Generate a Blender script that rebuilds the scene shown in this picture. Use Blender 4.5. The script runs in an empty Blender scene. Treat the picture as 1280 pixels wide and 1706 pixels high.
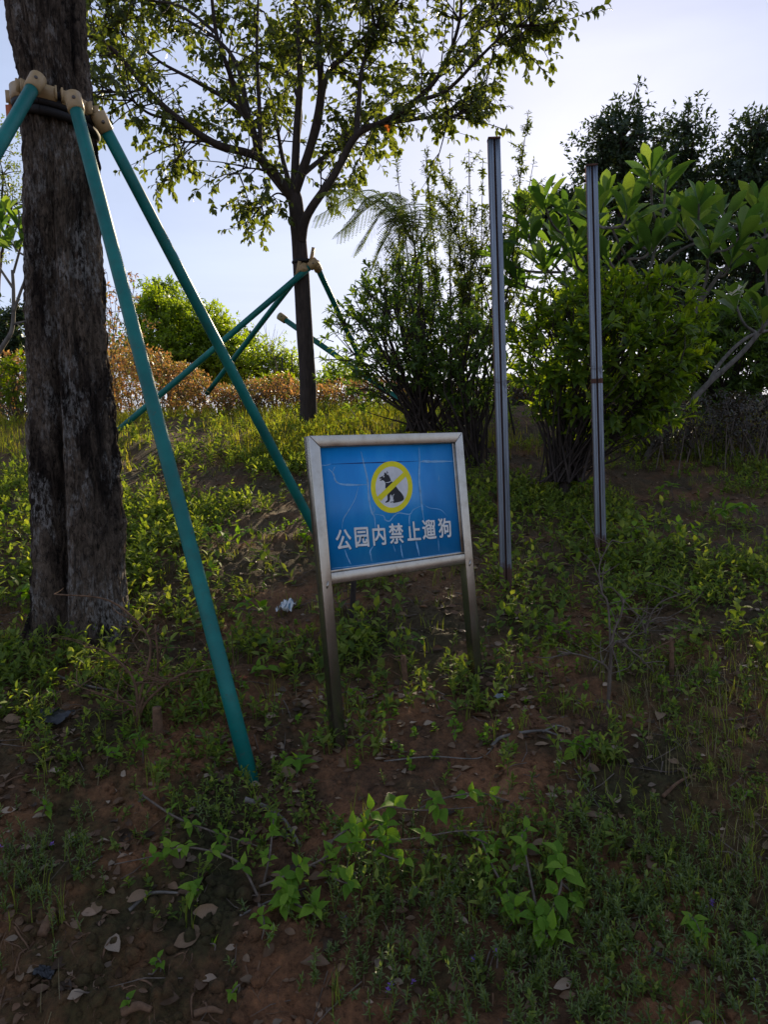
import bpy, bmesh, math, random
import numpy as np
from mathutils import Vector, Matrix, Euler

rng = np.random.default_rng(11)
random.seed(11)
PI = math.pi
sc = bpy.context.scene
C = sc.collection

# ------------------------------------------------------------------ camera
CAMZ = 1.5
PITCH, ROLL = math.radians(5.5), math.radians(-2.0)
RC = np.array((Matrix.Rotation(PI / 2 - PITCH, 3, 'X') @ Matrix.Rotation(ROLL, 3, 'Z')))
cam = bpy.data.cameras.new('camera')
cam.sensor_fit = 'VERTICAL'
cam.sensor_height = 36.0
cam.sensor_width = 27.0
cam.lens = 1280.0 / 1706.0 * 36.0
cam.clip_start = 0.05
cam.clip_end = 8000
camo = bpy.data.objects.new('camera', cam)
camo.matrix_world = Matrix.Translation((0, 0, CAMZ)) @ Matrix(RC.tolist()).to_4x4()
C.objects.link(camo)
sc.camera = camo

# ------------------------------------------------------------------ sky, sun, exposure
SUN_AZ, SUN_EL = math.radians(14.0), math.radians(18.5)
w = bpy.data.worlds.new('World')
sc.world = w
w.use_nodes = True
nt = w.node_tree
bg = nt.nodes['Background']
sky = nt.nodes.new('ShaderNodeTexSky')
sky.sky_type = 'NISHITA'
sky.sun_disc = False
sky.sun_elevation = SUN_EL
sky.sun_rotation = SUN_AZ
sky.air_density = 1.0
sky.dust_density = 0.4
sky.ozone_density = 3.0
# a thin, even veil of high haze: lowers the contrast of the whole sky dome alike
gam = nt.nodes.new('ShaderNodeGamma'); gam.inputs['Gamma'].default_value = 0.35
tint = nt.nodes.new('ShaderNodeVectorMath'); tint.operation = 'MULTIPLY'
tint.inputs[1].default_value = (2.33, 2.33, 2.72)
nt.links.new(sky.outputs['Color'], gam.inputs['Color'])
nt.links.new(gam.outputs['Color'], tint.inputs[0])
# faint wisps of high cloud all over the dome
wtc = nt.nodes.new('ShaderNodeTexCoord'); wmp = nt.nodes.new('ShaderNodeMapping'); wmp.inputs['Scale'].default_value = (2.2, 2.2, 7.0)
wnz = nt.nodes.new('ShaderNodeTexNoise'); wnz.inputs['Scale'].default_value = 1.0; wnz.inputs['Detail'].default_value = 7; wnz.inputs['Roughness'].default_value = .55; wnz.inputs['Distortion'].default_value = .6
wmr = nt.nodes.new('ShaderNodeMapRange'); wmr.inputs['From Min'].default_value = .3; wmr.inputs['From Max'].default_value = .7; wmr.inputs['To Min'].default_value = .92; wmr.inputs['To Max'].default_value = 1.07
wsc = nt.nodes.new('ShaderNodeVectorMath'); wsc.operation = 'SCALE'
nt.links.new(wtc.outputs['Generated'], wmp.inputs['Vector']); nt.links.new(wmp.outputs['Vector'], wnz.inputs['Vector']); nt.links.new(wnz.outputs['Fac'], wmr.inputs['Value'])
nt.links.new(tint.outputs['Vector'], wsc.inputs[0]); nt.links.new(wmr.outputs['Result'], wsc.inputs['Scale'])
nt.links.new(wsc.outputs['Vector'], bg.inputs['Color'])
bg.inputs['Strength'].default_value = 0.1
sun = bpy.data.lights.new('sun', 'SUN')
sun.energy = 5.0
sun.angle = math.radians(0.5)
sun.color = (1.0, 0.82, 0.56)
suno = bpy.data.objects.new('sun', sun)
SD = Vector((math.sin(SUN_AZ) * math.cos(SUN_EL), math.cos(SUN_AZ) * math.cos(SUN_EL), math.sin(SUN_EL)))
suno.rotation_euler = SD.to_track_quat('Z', 'Y').to_euler()
suno.location = (6, 12, 9)
C.objects.link(suno)
sc.view_settings.view_transform = 'Standard'
sc.view_settings.look = 'None'
sc.view_settings.exposure = 0.9
sc.view_settings.gamma = 1.0
sc.view_settings.use_curve_mapping = False

# ------------------------------------------------------------------ numpy helpers
def _h(ix, iy, iz, s):
    n = (ix * 374761393 + iy * 668265263 + iz * 2147483647 + s * 974634777) & 0xffffffff
    n = ((n ^ (n >> 13)) * 1274126177) & 0xffffffff
    n = n ^ (n >> 16)
    return (n & 0xffff) / 32767.5 - 1.0

def vnoise(p, s=0):
    p = np.asarray(p, float)
    i = np.floor(p).astype(np.int64)
    f = p - i
    f = f * f * (3 - 2 * f)
    x, y, z = i[..., 0], i[..., 1], i[..., 2]
    fx, fy, fz = f[..., 0], f[..., 1], f[..., 2]
    r = 0
    for dx in (0, 1):
        for dy in (0, 1):
            for dz in (0, 1):
                r = r + _h(x + dx, y + dy, z + dz, s) * (fx if dx else 1 - fx) * (fy if dy else 1 - fy) * (fz if dz else 1 - fz)
    return r

def fbm(p, o=4, s=0, g=0.5):
    p = np.asarray(p, float)
    a, t = 1.0, 0
    for k in range(o):
        t = t + a * vnoise(p * 2 ** k + 17.3 * k, s + k)
        a *= g
    return t

def unit(v):
    v = np.asarray(v, float)
    return v / np.maximum(np.linalg.norm(v, axis=-1, keepdims=True), 1e-9)

def rdir(n):
    return unit(rng.normal(size=(n, 3)))

# ------------------------------------------------------------------ terrain height
GY = np.array([-40, 0, 1.0, 1.5, 1.8, 2.2, 2.6, 3.14, 3.7, 4.1, 4.6, 5.8, 7.0, 8.5, 10, 11.5, 14, 25, 60, 6000.])
GZ = np.array([-.5, -.3, -.12, -.03, .06, .21, .335, .455, .57, .645, .735, .98, 1.24, 1.6, 1.84, 1.9, 1.7, .8, 0, 0])
_yy = np.linspace(-2, 30, 1601)
_zz = np.interp(_yy, GY, GZ)
_k = np.exp(-np.linspace(-2, 2, 31) ** 2); _k /= _k.sum()
_zs = np.convolve(np.pad(_zz, 15, mode='edge'), _k, 'valid')

def hgt(x, y, fine=True):
    x = np.asarray(x, float); y = np.asarray(y, float)
    z = np.where((y > -1.5) & (y < 29), np.interp(y, _yy, _zs), np.interp(y, GY, GZ))
    p = np.stack([x, y, np.zeros_like(x)], -1)
    near = np.clip(1 - (np.abs(y - 4) - 8) / 20, 0, 1)
    z = z + 0.03 * fbm(p * 1.1, 2, 3) * near
    # a rougher, eroded bank at the bottom of the slope
    if fine:
        nb = np.clip((2.5 - y) / 0.7, 0, 1) * np.clip((y + 1) / .5, 0, 1)
        d = 0.018 * fbm(p * 6, 3, 9) + 0.022 * np.abs(fbm(p * 13, 3, 21)) + .009 * fbm(p * 40, 2, 25)
        d = d + nb * (0.03 * np.abs(fbm(p * 7, 3, 31)) - 0.012)
        z = z + d * np.clip(1 - (np.hypot(x, y - 3) - 5) / 4, 0, 1)
    return z

def ray(px, py):
    v = RC @ np.array([(px - 640) / 1280.0, -(py - 853) / 1280.0, -1.0])
    return v / v[1]

def at(px, py, Y):
    """point that stands Y metres in front of the camera, in the direction of that picture point"""
    return np.array([0, 0, CAMZ]) + ray(px, py) * Y

def gr(px, py, fine=True):
    v = ray(px, py)
    ys = np.concatenate([np.linspace(1.0, 12, 2201), np.linspace(12, 40, 600)])
    d = CAMZ + v[2] * ys - hgt(v[0] * ys, ys, fine)
    k = np.argmax(d < 0) if (d < 0).any() else len(ys) - 1
    y = ys[k]
    x = v[0] * y
    return np.array([x, y, float(hgt(x, y, fine))])

def lift(px, py, dpx):
    """point hovering over the ground point that is dpx lower in the picture"""
    g = gr(px, py + dpx)
    return at(px, py, g[1])

def proj(P):
    q = (np.asarray(P) - np.array([0, 0, CAMZ])) @ RC
    return np.stack([640 - 1280 * q[..., 0] / q[..., 2], 853 + 1280 * q[..., 1] / q[..., 2]], -1)

# ------------------------------------------------------------------ mesh helpers
class MB:
    def __init__(s):
        s.V = []; s.F = []; s.n = 0
    def add(s, V, F):
        V = np.asarray(V, float)
        s.V.append(V)
        for f in (F if isinstance(F, list) else [F]):
            f = np.asarray(f)
            if f.size:
                s.F.append(f + s.n)
        s.n += len(V)
        return s
    def tube(s, path, rad, k=6, cap=False):
        s.add(*tube(path, rad, k, cap)); return s
    def box(s, c, size, rot=None):
        V = np.array([[x, y, z] for x in (-.5, .5) for y in (-.5, .5) for z in (-.5, .5)]) * np.asarray(size)
        if rot is not None: V = V @ np.array(rot).T
        s.add(V + np.asarray(c), np.array([[0, 1, 3, 2], [4, 6, 7, 5], [0, 4, 5, 1], [2, 3, 7, 6], [0, 2, 6, 4], [1, 5, 7, 3]])); return s
    def mesh(s, name, smooth=False, off=None):
        V = np.concatenate(s.V) if s.V else np.zeros((0, 3))
        if off is not None: V = V - np.asarray(off)
        return mesh_np(name, V, s.F, smooth)
    def build(s, name, mat, parent=None, smooth=False, local=False):
        off = None
        if parent is not None and not local: off = wloc(parent)
        me = s.mesh(name, smooth, off)
        me.materials.append(mat)
        return link(name, me, parent)

def mesh_np(name, V, F, smooth=False):
    me = bpy.data.meshes.new(name)
    me.vertices.add(len(V))
    me.vertices.foreach_set('co', np.asarray(V, np.float32).ravel())
    idx = np.concatenate([f.ravel() for f in F]).astype(np.int32)
    cnt = np.concatenate([np.full(len(f), f.shape[1]) for f in F]).astype(np.int32)
    st = np.concatenate([[0], np.cumsum(cnt)[:-1]]).astype(np.int32)
    me.loops.add(len(idx)); me.loops.foreach_set('vertex_index', idx)
    me.polygons.add(len(cnt)); me.polygons.foreach_set('loop_start', st)
    me.polygons.foreach_set('loop_total', cnt)
    if smooth: me.polygons.foreach_set('use_smooth', np.ones(len(cnt), bool))
    me.update(calc_edges=True)
    me.validate()
    return me

def link(name, me, parent=None):
    o = bpy.data.objects.new(name, me)
    C.objects.link(o)
    if parent is not None: o.parent = parent
    return o

def wloc(o):
    p = np.zeros(3)
    while o is not None:
        p = p + np.array(o.location); o = o.parent
    return p

def tag(o, label=None, cat=None, group=None, kind=None):
    if label: o['label'] = label
    if cat: o['category'] = cat
    if group: o['group'] = group
    if kind: o['kind'] = kind
    return o

def thing(name, label, cat, loc=(0, 0, 0), group=None):
    o = bpy.data.objects.new(name, None)
    o.empty_display_size = 0.1
    o.location = [float(a) for a in loc]
    C.objects.link(o)
    return tag(o, label, cat, group)

def smoothpath(P, n):
    """Catmull-Rom through the given points"""
    P = np.asarray(P, float)
    if len(P) < 3:
        t = np.linspace(0, 1, n)[:, None]
        return P[0] * (1 - t) + P[-1] * t
    Q = np.vstack([2 * P[0] - P[1], P, 2 * P[-1] - P[-2]])
    t = np.linspace(0, len(P) - 1 - 1e-6, n)
    i = t.astype(int); u = (t - i)[:, None]
    a, b, c, d = Q[i], Q[i + 1], Q[i + 2], Q[i + 3]
    return 0.5 * (2 * b + (c - a) * u + (2 * a - 5 * b + 4 * c - d) * u ** 2 + (3 * b - a - 3 * c + d) * u ** 3)

def tube(path, rad, k=6, cap=False):
    P = np.asarray(path, float); n = len(P)
    R = np.broadcast_to(np.asarray(rad, float), (n,))
    T = unit(np.gradient(P, axis=0))
    ref = np.array([0, 0, 1.0]) if abs(T[0][2]) < .9 else np.array([1.0, 0, 0])
    A = np.zeros_like(P)
    a = unit(np.cross(T[0], ref))
    for i in range(n):
        a = unit(a - T[i] * (a @ T[i])); A[i] = a
    B = np.cross(T, A)
    th = np.linspace(0, 2 * PI, k, endpoint=False)
    V = (P[:, None] + R[:, None, None] * (A[:, None] * np.cos(th)[None, :, None] + B[:, None] * np.sin(th)[None, :, None])).reshape(-1, 3)
    i = np.arange(n - 1)[:, None] * k; j = np.arange(k)[None]
    F = np.stack([i + j, i + (j + 1) % k, i + k + (j + 1) % k, i + k + j], -1).reshape(-1, 4)
    out = [F]
    if cap:
        out.append(np.arange(k)[None, ::-1]); out.append((np.arange(k) + (n - 1) * k)[None])
    return V, out

# leaf templates: x across, y along, z up
def leaf_tmpl(kind):
    if kind == 'lo':
        V = np.array([[0, 0, 0], [-.5, .42, .1], [.5, .42, .1], [0, 1, -.08]])
        return V, [np.array([[0, 2, 1], [1, 2, 3]])]
    if kind == 'mid':
        V = np.array([[0, 0, 0], [-.46, .3, .1], [0, .33, 0], [.46, .3, .1], [-.36, .68, .05], [0, .68, -.05], [.36, .68, .05], [0, 1, -.16]])
        return V, [np.array([[0, 2, 1], [0, 3, 2], [4, 5, 7], [5, 6, 7]]), np.array([[1, 2, 5, 4], [2, 3, 6, 5]])]
    prof = {'ovate': [(.02, 0), (.18, .36), (.36, .5), (.56, .42), (.76, .22), (1, 0)],
            'long': [(.06, 0.02), (.25, .2), (.45, .4), (.65, .5), (.85, .36), (1, 0)],
            'blade': [(.0, .3), (.3, .5), (.6, .4), (1, 0)]}[kind]
    V = []; 
    for t, ww in prof:
        z = (.12 * t - .30 * t * t) if kind != 'long' else .10 * t - .14 * t * t
        V += [[-ww, t, z + .28 * ww], [0, t, z], [ww, t, z + .28 * ww]]
    F = []
    for i in range(len(prof) - 1):
        a = 3 * i
        F += [[a, a + 1, a + 4, a + 3], [a + 1, a + 2, a + 5, a + 4]]
    return np.array(V), [np.array(F)]
TM = {k: leaf_tmpl(k) for k in ('lo', 'mid', 'ovate', 'long', 'blade')}

def leaf_frames(D, N):
    D = unit(D)
    N = N - (N * D).sum(-1, keepdims=True) * D
    bad = np.linalg.norm(N, axis=-1) < 1e-4
    N[bad] = np.cross(D[bad], [1, .3, .2])
    N = unit(N)
    return np.stack([np.cross(D, N), D, N], -1)      # columns: x, y, z

def leaf_batch(mb, P, D, N, L, W, tm='lo'):
    if len(P) == 0: return
    V, F = TM[tm]
    M = leaf_frames(np.array(D, float), np.array(N, float))
    L = np.broadcast_to(L, (len(P),)); W = np.broadcast_to(W, (len(P),))
    S = np.stack([W, L, (L + W) / 2], -1)
    X = V[None] * S[:, None]
    X = np.einsum('nij,nkj->nki', M, X) + np.asarray(P)[:, None]
    o = (np.arange(len(P)) * len(V))[:, None, None]
    mb.add(X.reshape(-1, 3), [(f[None] + o).reshape(-1, f.shape[1]) for f in F])

_leafcache = {}
def leaf_objs(parent, P, D, N, L, W, mat, tm='ovate', name='leaf'):
    """each leaf an object of its own; alike leaves share their mesh"""
    key = (tm, mat.name, name)
    if key not in _leafcache:
        V, F = TM[tm]
        me = mesh_np(name, V, F, True); me.materials.append(mat)
        _leafcache[key] = me
    me = _leafcache[key]
    off = wloc(parent)
    M = leaf_frames(np.array(D, float), np.array(N, float))
    L = np.broadcast_to(L, (len(P),)); W = np.broadcast_to(W, (len(P),))
    for i in range(len(P)):
        o = bpy.data.objects.new(name, me)
        C.objects.link(o); o.parent = parent
        m = M[i] * np.array([W[i], L[i], (L[i] + W[i]) / 2])
        t = Matrix(m.tolist()).to_4x4(); t.translation = Vector((P[i] - off).tolist())
        o.matrix_basis = t

def foliage(root, A, mat, n_ind=0, tm='lo', tm_ind='ovate', rest='foliage'):
    """A = (P, D, N, L, W); the n_ind that show largest become objects, the rest is one part"""
    P, D, N, L, W = [np.asarray(a, float) for a in A]
    pick = np.zeros(len(P), bool)
    if n_ind:
        s = L / np.linalg.norm(P - [0, 0, CAMZ], axis=1)
        q = proj(P)
        s = s * ((q[:, 0] > 0) & (q[:, 0] < 1280) & (q[:, 1] > 0) & (q[:, 1] < 1706))
        pick[np.argsort(-s)[:n_ind]] = True
        leaf_objs(root, P[pick], D[pick], N[pick], L[pick], W[pick], mat, tm_ind)
    k = ~pick
    if k.any():
        mb = MB()
        leaf_batch(mb, P[k], D[k], N[k], L[k], W[k], tm)
        o = mb.build(rest, mat, root, smooth=(tm != 'lo'))
        o['kind'] = 'stuff'

def cat5(*A):
    return tuple(np.concatenate([np.asarray(a[i]) for a in A]) for i in range(5))

def sprigs(P, D, nl, L, ratio=.45, along=.1, spread=1.0, droop=.2, jit=.25):
    """whorls of nl leaves along the last `along` metres of twigs that end at P, pointing along D"""
    P = np.asarray(P, float); D = unit(D)
    m = len(P)
    A = unit(np.cross(D, rdir(m))); B = np.cross(D, A)
    t = np.tile((np.arange(nl) + .5) / nl, m) + rng.uniform(-.05, .05, m * nl)
    ang = np.tile(np.arange(nl) * 2.4, m) + np.repeat(rng.uniform(0, 6.28, m), nl)
    Pr, Dr, Ar, Br = [np.repeat(a, nl, 0) for a in (P, D, A, B)]
    rad = Ar * np.cos(ang)[:, None] + Br * np.sin(ang)[:, None]
    sp = spread * (1.15 - .75 * t)[:, None]
    d = unit(Dr * (1.1 - sp * .6) + rad * sp + rng.normal(size=Dr.shape) * jit + np.array([0, 0, -droop]))
    pos = Pr - Dr * (along * (1 - t))[:, None]
    n = unit(Dr * .8 + np.array([0, 0, .8]) + rng.normal(size=Dr.shape) * .35)
    LL = L * rng.uniform(.65, 1.15, m * nl) * (1.1 - .35 * t)
    return pos, d, n, LL, LL * ratio * rng.uniform(.85, 1.15, m * nl)

# ------------------------------------------------------------------ materials
def newmat(name):
    m = bpy.data.materials.new(name); m.use_nodes = True
    t = m.node_tree
    return m, t, t.nodes, t.links, t.nodes['Principled BSDF']

def ramp(nodes, stops):
    r = nodes.new('ShaderNodeValToRGB')
    e = r.color_ramp.elements
    while len(e) < len(stops): e.new(0.5)
    for el, (p, c) in zip(e, stops):
        el.position = p; el.color = (*c, 1) if len(c) == 3 else c
    return r

def leafmat(name, cols, trans=.45, tcol=None, rough=.45, spec=.35):
    """cols: dark..light leaf colours picked per leaf; leaves let light through"""
    m, t, N, Lk, p = newmat(name)
    geo = N.new('ShaderNodeNewGeometry'); oi = N.new('ShaderNodeObjectInfo')
    ad = N.new('ShaderNodeMath'); ad.operation = 'ADD'
    Lk.new(geo.outputs['Random Per Island'], ad.inputs[0]); Lk.new(oi.outputs['Random'], ad.inputs[1])
    fr = N.new('ShaderNodeMath'); fr.operation = 'FRACT'; Lk.new(ad.outputs[0], fr.inputs[0])
    r = ramp(N, [(i / max(1, len(cols) - 1), c) for i, c in enumerate(cols)])
    Lk.new(fr.outputs[0], r.inputs[0])
    nz = N.new('ShaderNodeTexNoise'); nz.inputs['Scale'].default_value = 35; nz.inputs['Detail'].default_value = 3
    tc = N.new('ShaderNodeTexCoord'); Lk.new(tc.outputs['Object'], nz.inputs['Vector'])
    mr = N.new('ShaderNodeMapRange'); Lk.new(nz.outputs['Fac'], mr.inputs['Value'])
    mr.inputs['From Min'].default_value = .3; mr.inputs['From Max'].default_value = .7
    mr.inputs['To Min'].default_value = .75; mr.inputs['To Max'].default_value = 1.2
    mx = N.new('ShaderNodeVectorMath'); mx.operation = 'SCALE'
    Lk.new(r.outputs['Color'], mx.inputs[0]); Lk.new(mr.outputs['Result'], mx.inputs['Scale'])
    Lk.new(mx.outputs['Vector'], p.inputs['Base Color'])
    p.inputs['Roughness'].default_value = rough
    p.inputs['Specular IOR Level'].default_value = spec
    tr = N.new('ShaderNodeBsdfTranslucent')
    tm = N.new('ShaderNodeVectorMath'); tm.operation = 'MULTIPLY'
    tm.inputs[1].default_value = tcol or (2.6, 2.3, .9)
    Lk.new(mx.outputs['Vector'], tm.inputs[0]); Lk.new(tm.outputs['Vector'], tr.inputs['Color'])
    ms = N.new('ShaderNodeMixShader'); ms.inputs[0].default_value = trans
    Lk.new(p.outputs[0], ms.inputs[1]); Lk.new(tr.outputs[0], ms.inputs[2])
    Lk.new(ms.outputs[0], N['Material Output'].inputs['Surface'])
    return m

def noisemat(name, stops, scale=(8, 8, 8), detail=6, rough=.85, bump=.4, bscale=None, bdist=.01, metallic=0, spec=.3, dist=0.0):
    m, t, N, Lk, p = newmat(name)
    tc = N.new('ShaderNodeTexCoord'); mp = N.new('ShaderNodeMapping')
    Lk.new(tc.outputs['Object'], mp.inputs['Vector']); mp.inputs['Scale'].default_value = scale
    nz = N.new('ShaderNodeTexNoise'); nz.inputs['Scale'].default_value = 1; nz.inputs['Detail'].default_value = detail
    nz.inputs['Roughness'].default_value = .65; nz.inputs['Distortion'].default_value = dist
    Lk.new(mp.outputs[0], nz.inputs['Vector'])
    r = ramp(N, stops); Lk.new(nz.outputs['Fac'], r.inputs[0]); Lk.new(r.outputs['Color'], p.inputs['Base Color'])
    p.inputs['Roughness'].default_value = rough; p.inputs['Metallic'].default_value = metallic
    p.inputs['Specular IOR Level'].default_value = spec
    if bump:
        b = N.new('ShaderNodeBump'); b.inputs['Strength'].default_value = bump; b.inputs['Distance'].default_value = bdist
        n2 = N.new('ShaderNodeTexNoise'); n2.inputs['Detail'].default_value = 5
        mp2 = N.new('ShaderNodeMapping'); mp2.inputs['Scale'].default_value = bscale or tuple(4 * a for a in scale)
        Lk.new(tc.outputs['Object'], mp2.inputs['Vector']); Lk.new(mp2.outputs[0], n2.inputs['Vector']); n2.inputs['Scale'].default_value = 1
        Lk.new(n2.outputs['Fac'], b.inputs['Height']); Lk.new(b.outputs['Normal'], p.inputs['Normal'])
    return m

def soil_mat():
    m, t, N, Lk, p = newmat('soil')
    tc = N.new('ShaderNodeTexCoord')
    def noise(scale, detail=5, rough=.6, dist=0):
        n = N.new('ShaderNodeTexNoise'); n.inputs['Scale'].default_value = scale; n.inputs['Detail'].default_value = detail
        n.inputs['Roughness'].default_value = rough; n.inputs['Distortion'].default_value = dist
        Lk.new(tc.outputs['Object'], n.inputs['Vector']); return n
    a = ramp(N, [(.30, (.040, .027, .019)), (.43, (.130, .070, .038)), (.56, (.26, .120, .058)), (.75, (.38, .195, .100))])
    Lk.new(noise(2.1, 7, .68).outputs['Fac'], a.inputs[0])
    g = ramp(N, [(.34, (.30, .30, .32)), (.46, (.85, .85, .85)), (.56, (1.1, 1.08, 1.05)), (.70, (1.6, 1.5, 1.35))])
    Lk.new(noise(46, 8, .78).outputs['Fac'], g.inputs[0])
    mu = N.new('ShaderNodeMix'); mu.data_type = 'RGBA'; mu.blend_type = 'MULTIPLY'; mu.inputs[0].default_value = 1
    Lk.new(a.outputs[0], mu.inputs[6]); Lk.new(g.outputs[0], mu.inputs[7])
    mo = ramp(N, [(.47, (0, 0, 0)), (.6, (1, 1, 1))])
    Lk.new(noise(1.35, 6, .62, .4).outputs['Fac'], mo.inputs[0])
    mc = ramp(N, [(.35, (.028, .028, .012)), (.65, (.066, .068, .026))])
    Lk.new(noise(55, 3).outputs['Fac'], mc.inputs[0])
    mx = N.new('ShaderNodeMix'); mx.data_type = 'RGBA'
    fm = N.new('ShaderNodeMath'); fm.operation = 'MULTIPLY'; fm.inputs[1].default_value = .75
    Lk.new(mo.outputs[0], fm.inputs[0]); Lk.new(fm.outputs[0], mx.inputs[0])
    Lk.new(mu.outputs[2], mx.inputs[6]); Lk.new(mc.outputs[0], mx.inputs[7])
    # red clay shows on the bank; up the slope it lies under dark leaf mould
    sx = N.new('ShaderNodeSeparateXYZ'); Lk.new(tc.outputs['Object'], sx.inputs[0])
    hy = N.new('ShaderNodeMapRange'); hy.inputs['From Min'].default_value = 2.5; hy.inputs['From Max'].default_value = 4.4; hy.inputs['To Max'].default_value = .9; Lk.new(sx.outputs['Y'], hy.inputs[0])
    hn = ramp(N, [(.32, (.25, .25, .25)), (.62, (1, 1, 1))]); Lk.new(noise(3.3, 6, .65).outputs['Fac'], hn.inputs[0])
    hf = N.new('ShaderNodeMath'); hf.operation = 'MULTIPLY'; Lk.new(hy.outputs[0], hf.inputs[0]); Lk.new(hn.outputs[0], hf.inputs[1])
    hc = ramp(N, [(.35, (.034, .026, .016)), (.55, (.100, .074, .042)), (.7, (.175, .130, .074))]); Lk.new(noise(60, 7, .75).outputs['Fac'], hc.inputs[0])
    mh = N.new('ShaderNodeMix'); mh.data_type = 'RGBA'; Lk.new(hf.outputs[0], mh.inputs[0]); Lk.new(mx.outputs[2], mh.inputs[6]); Lk.new(hc.outputs[0], mh.inputs[7])
    Lk.new(mh.outputs[2], p.inputs['Base Color'])
    p.inputs['Roughness'].default_value = .95; p.inputs['Specular IOR Level'].default_value = .15
    b = N.new('ShaderNodeBump'); b.inputs['Strength'].default_value = 1; b.inputs['Distance'].default_value = .022
    Lk.new(noise(70, 8, .72).outputs['Fac'], b.inputs['Height']); Lk.new(b.outputs[0], p.inputs['Normal'])
    return m

def bark_mat():
    m, t, N, Lk, p = newmat('bark_big')
    tc = N.new('ShaderNodeTexCoord')
    def noise(sx, sz, detail, rough, dist=0):
        mp = N.new('ShaderNodeMapping'); mp.inputs['Scale'].default_value = (sx, sx, sz); Lk.new(tc.outputs['Object'], mp.inputs[0])
        n = N.new('ShaderNodeTexNoise'); n.inputs['Scale'].default_value = 1; n.inputs['Detail'].default_value = detail; n.inputs['Roughness'].default_value = rough; n.inputs['Distortion'].default_value = dist
        Lk.new(mp.outputs[0], n.inputs['Vector']); return n.outputs['Fac']
    fine = ramp(N, [(.40, (.024, .018, .014)), (.48, (.095, .069, .050)), (.57, (.150, .110, .080)), (.70, (.25, .195, .15))])
    Lk.new(noise(44, 19, 11, .76, 1.2), fine.inputs[0])
    dark = ramp(N, [(.42, (.20, .19, .20)), (.54, (1, 1, 1))]); Lk.new(noise(6, 1.5, 7, .66, .5), dark.inputs[0])
    mu = N.new('ShaderNodeMix'); mu.data_type = 'RGBA'; mu.blend_type = 'MULTIPLY'; mu.inputs[0].default_value = 1
    Lk.new(fine.outputs[0], mu.inputs[6]); Lk.new(dark.outputs[0], mu.inputs[7])
    # pale lichen crusts
    l1 = ramp(N, [(.49, (0, 0, 0)), (.58, (1, 1, 1))]); Lk.new(noise(7, 3.2, 8, .7, .3), l1.inputs[0])
    l2 = ramp(N, [(.47, (0, 0, 0)), (.56, (1, 1, 1))]); Lk.new(noise(70, 28, 8, .75), l2.inputs[0])
    lm = N.new('ShaderNodeMath'); lm.operation = 'MULTIPLY'; Lk.new(l1.outputs[0], lm.inputs[0]); Lk.new(l2.outputs[0], lm.inputs[1])
    l3 = N.new('ShaderNodeMath'); l3.operation = 'MULTIPLY'; l3.inputs[1].default_value = .8; Lk.new(lm.outputs[0], l3.inputs[0])
    mx = N.new('ShaderNodeMix'); mx.data_type = 'RGBA'; Lk.new(l3.outputs[0], mx.inputs[0]); Lk.new(mu.outputs[2], mx.inputs[6]); mx.inputs[7].default_value = (.30, .275, .25, 1)
    Lk.new(mx.outputs[2], p.inputs['Base Color']); p.inputs['Roughness'].default_value = .95; p.inputs['Specular IOR Level'].default_value = .15
    b = N.new('ShaderNodeBump'); b.inputs['Strength'].default_value = 1; b.inputs['Distance'].default_value = .012
    Lk.new(noise(62, 26, 10, .8, 1.0), b.inputs['Height']); Lk.new(b.outputs[0], p.inputs['Normal'])
    return m

def teal_mat():
    m, t, N, Lk, p = newmat('teal_paint')
    tc = N.new('ShaderNodeTexCoord')
    def noise(s, d, r):
        n = N.new('ShaderNodeTexNoise'); n.inputs['Scale'].default_value = s; n.inputs['Detail'].default_value = d; n.inputs['Roughness'].default_value = r
        Lk.new(tc.outputs['Object'], n.inputs['Vector']); return n.outputs['Fac']
    base = ramp(N, [(.3, (.003, .095, .085)), (.5, (.004, .140, .122)), (.7, (.010, .185, .158))]); Lk.new(noise(3.5, 6, .65), base.inputs[0])
    sc_ = ramp(N, [(.60, (0, 0, 0)), (.66, (1, 1, 1))]); Lk.new(noise(55, 6, .7), sc_.inputs[0])
    f = N.new('ShaderNodeMath'); f.operation = 'MULTIPLY'; f.inputs[1].default_value = .7; Lk.new(sc_.outputs[0], f.inputs[0])
    mx = N.new('ShaderNodeMix'); mx.data_type = 'RGBA'; Lk.new(f.outputs[0], mx.inputs[0]); Lk.new(base.outputs[0], mx.inputs[6]); mx.inputs[7].default_value = (.05, .085, .075, 1)
    d = ramp(N, [(.52, (0, 0, 0)), (.66, (.55, .55, .55))]); Lk.new(noise(11, 8, .7), d.inputs[0])
    m2 = N.new('ShaderNodeMix'); m2.data_type = 'RGBA'; Lk.new(d.outputs[0], m2.inputs[0]); Lk.new(mx.outputs[2], m2.inputs[6]); m2.inputs[7].default_value = (.022, .10, .082, 1)
    Lk.new(m2.outputs[2], p.inputs['Base Color']); p.inputs['Roughness'].default_value = .48; p.inputs['Specular IOR Level'].default_value = .3
    b = N.new('ShaderNodeBump'); b.inputs['Strength'].default_value = .25; b.inputs['Distance'].default_value = .002
    Lk.new(noise(40, 5, .6), b.inputs['Height']); Lk.new(b.outputs[0], p.inputs['Normal'])
    return m

def plain(name, col, rough=.5, metallic=0, spec=.4, var=.15, vscale=12, bump=0):
    c = np.array(col)
    return noisemat(name, [(.3, tuple(c * (1 - var))), (.7, tuple(np.minimum(1, c * (1 + var))))], (vscale,) * 3, 5, rough, bump, None, .002, metallic, spec)

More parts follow.
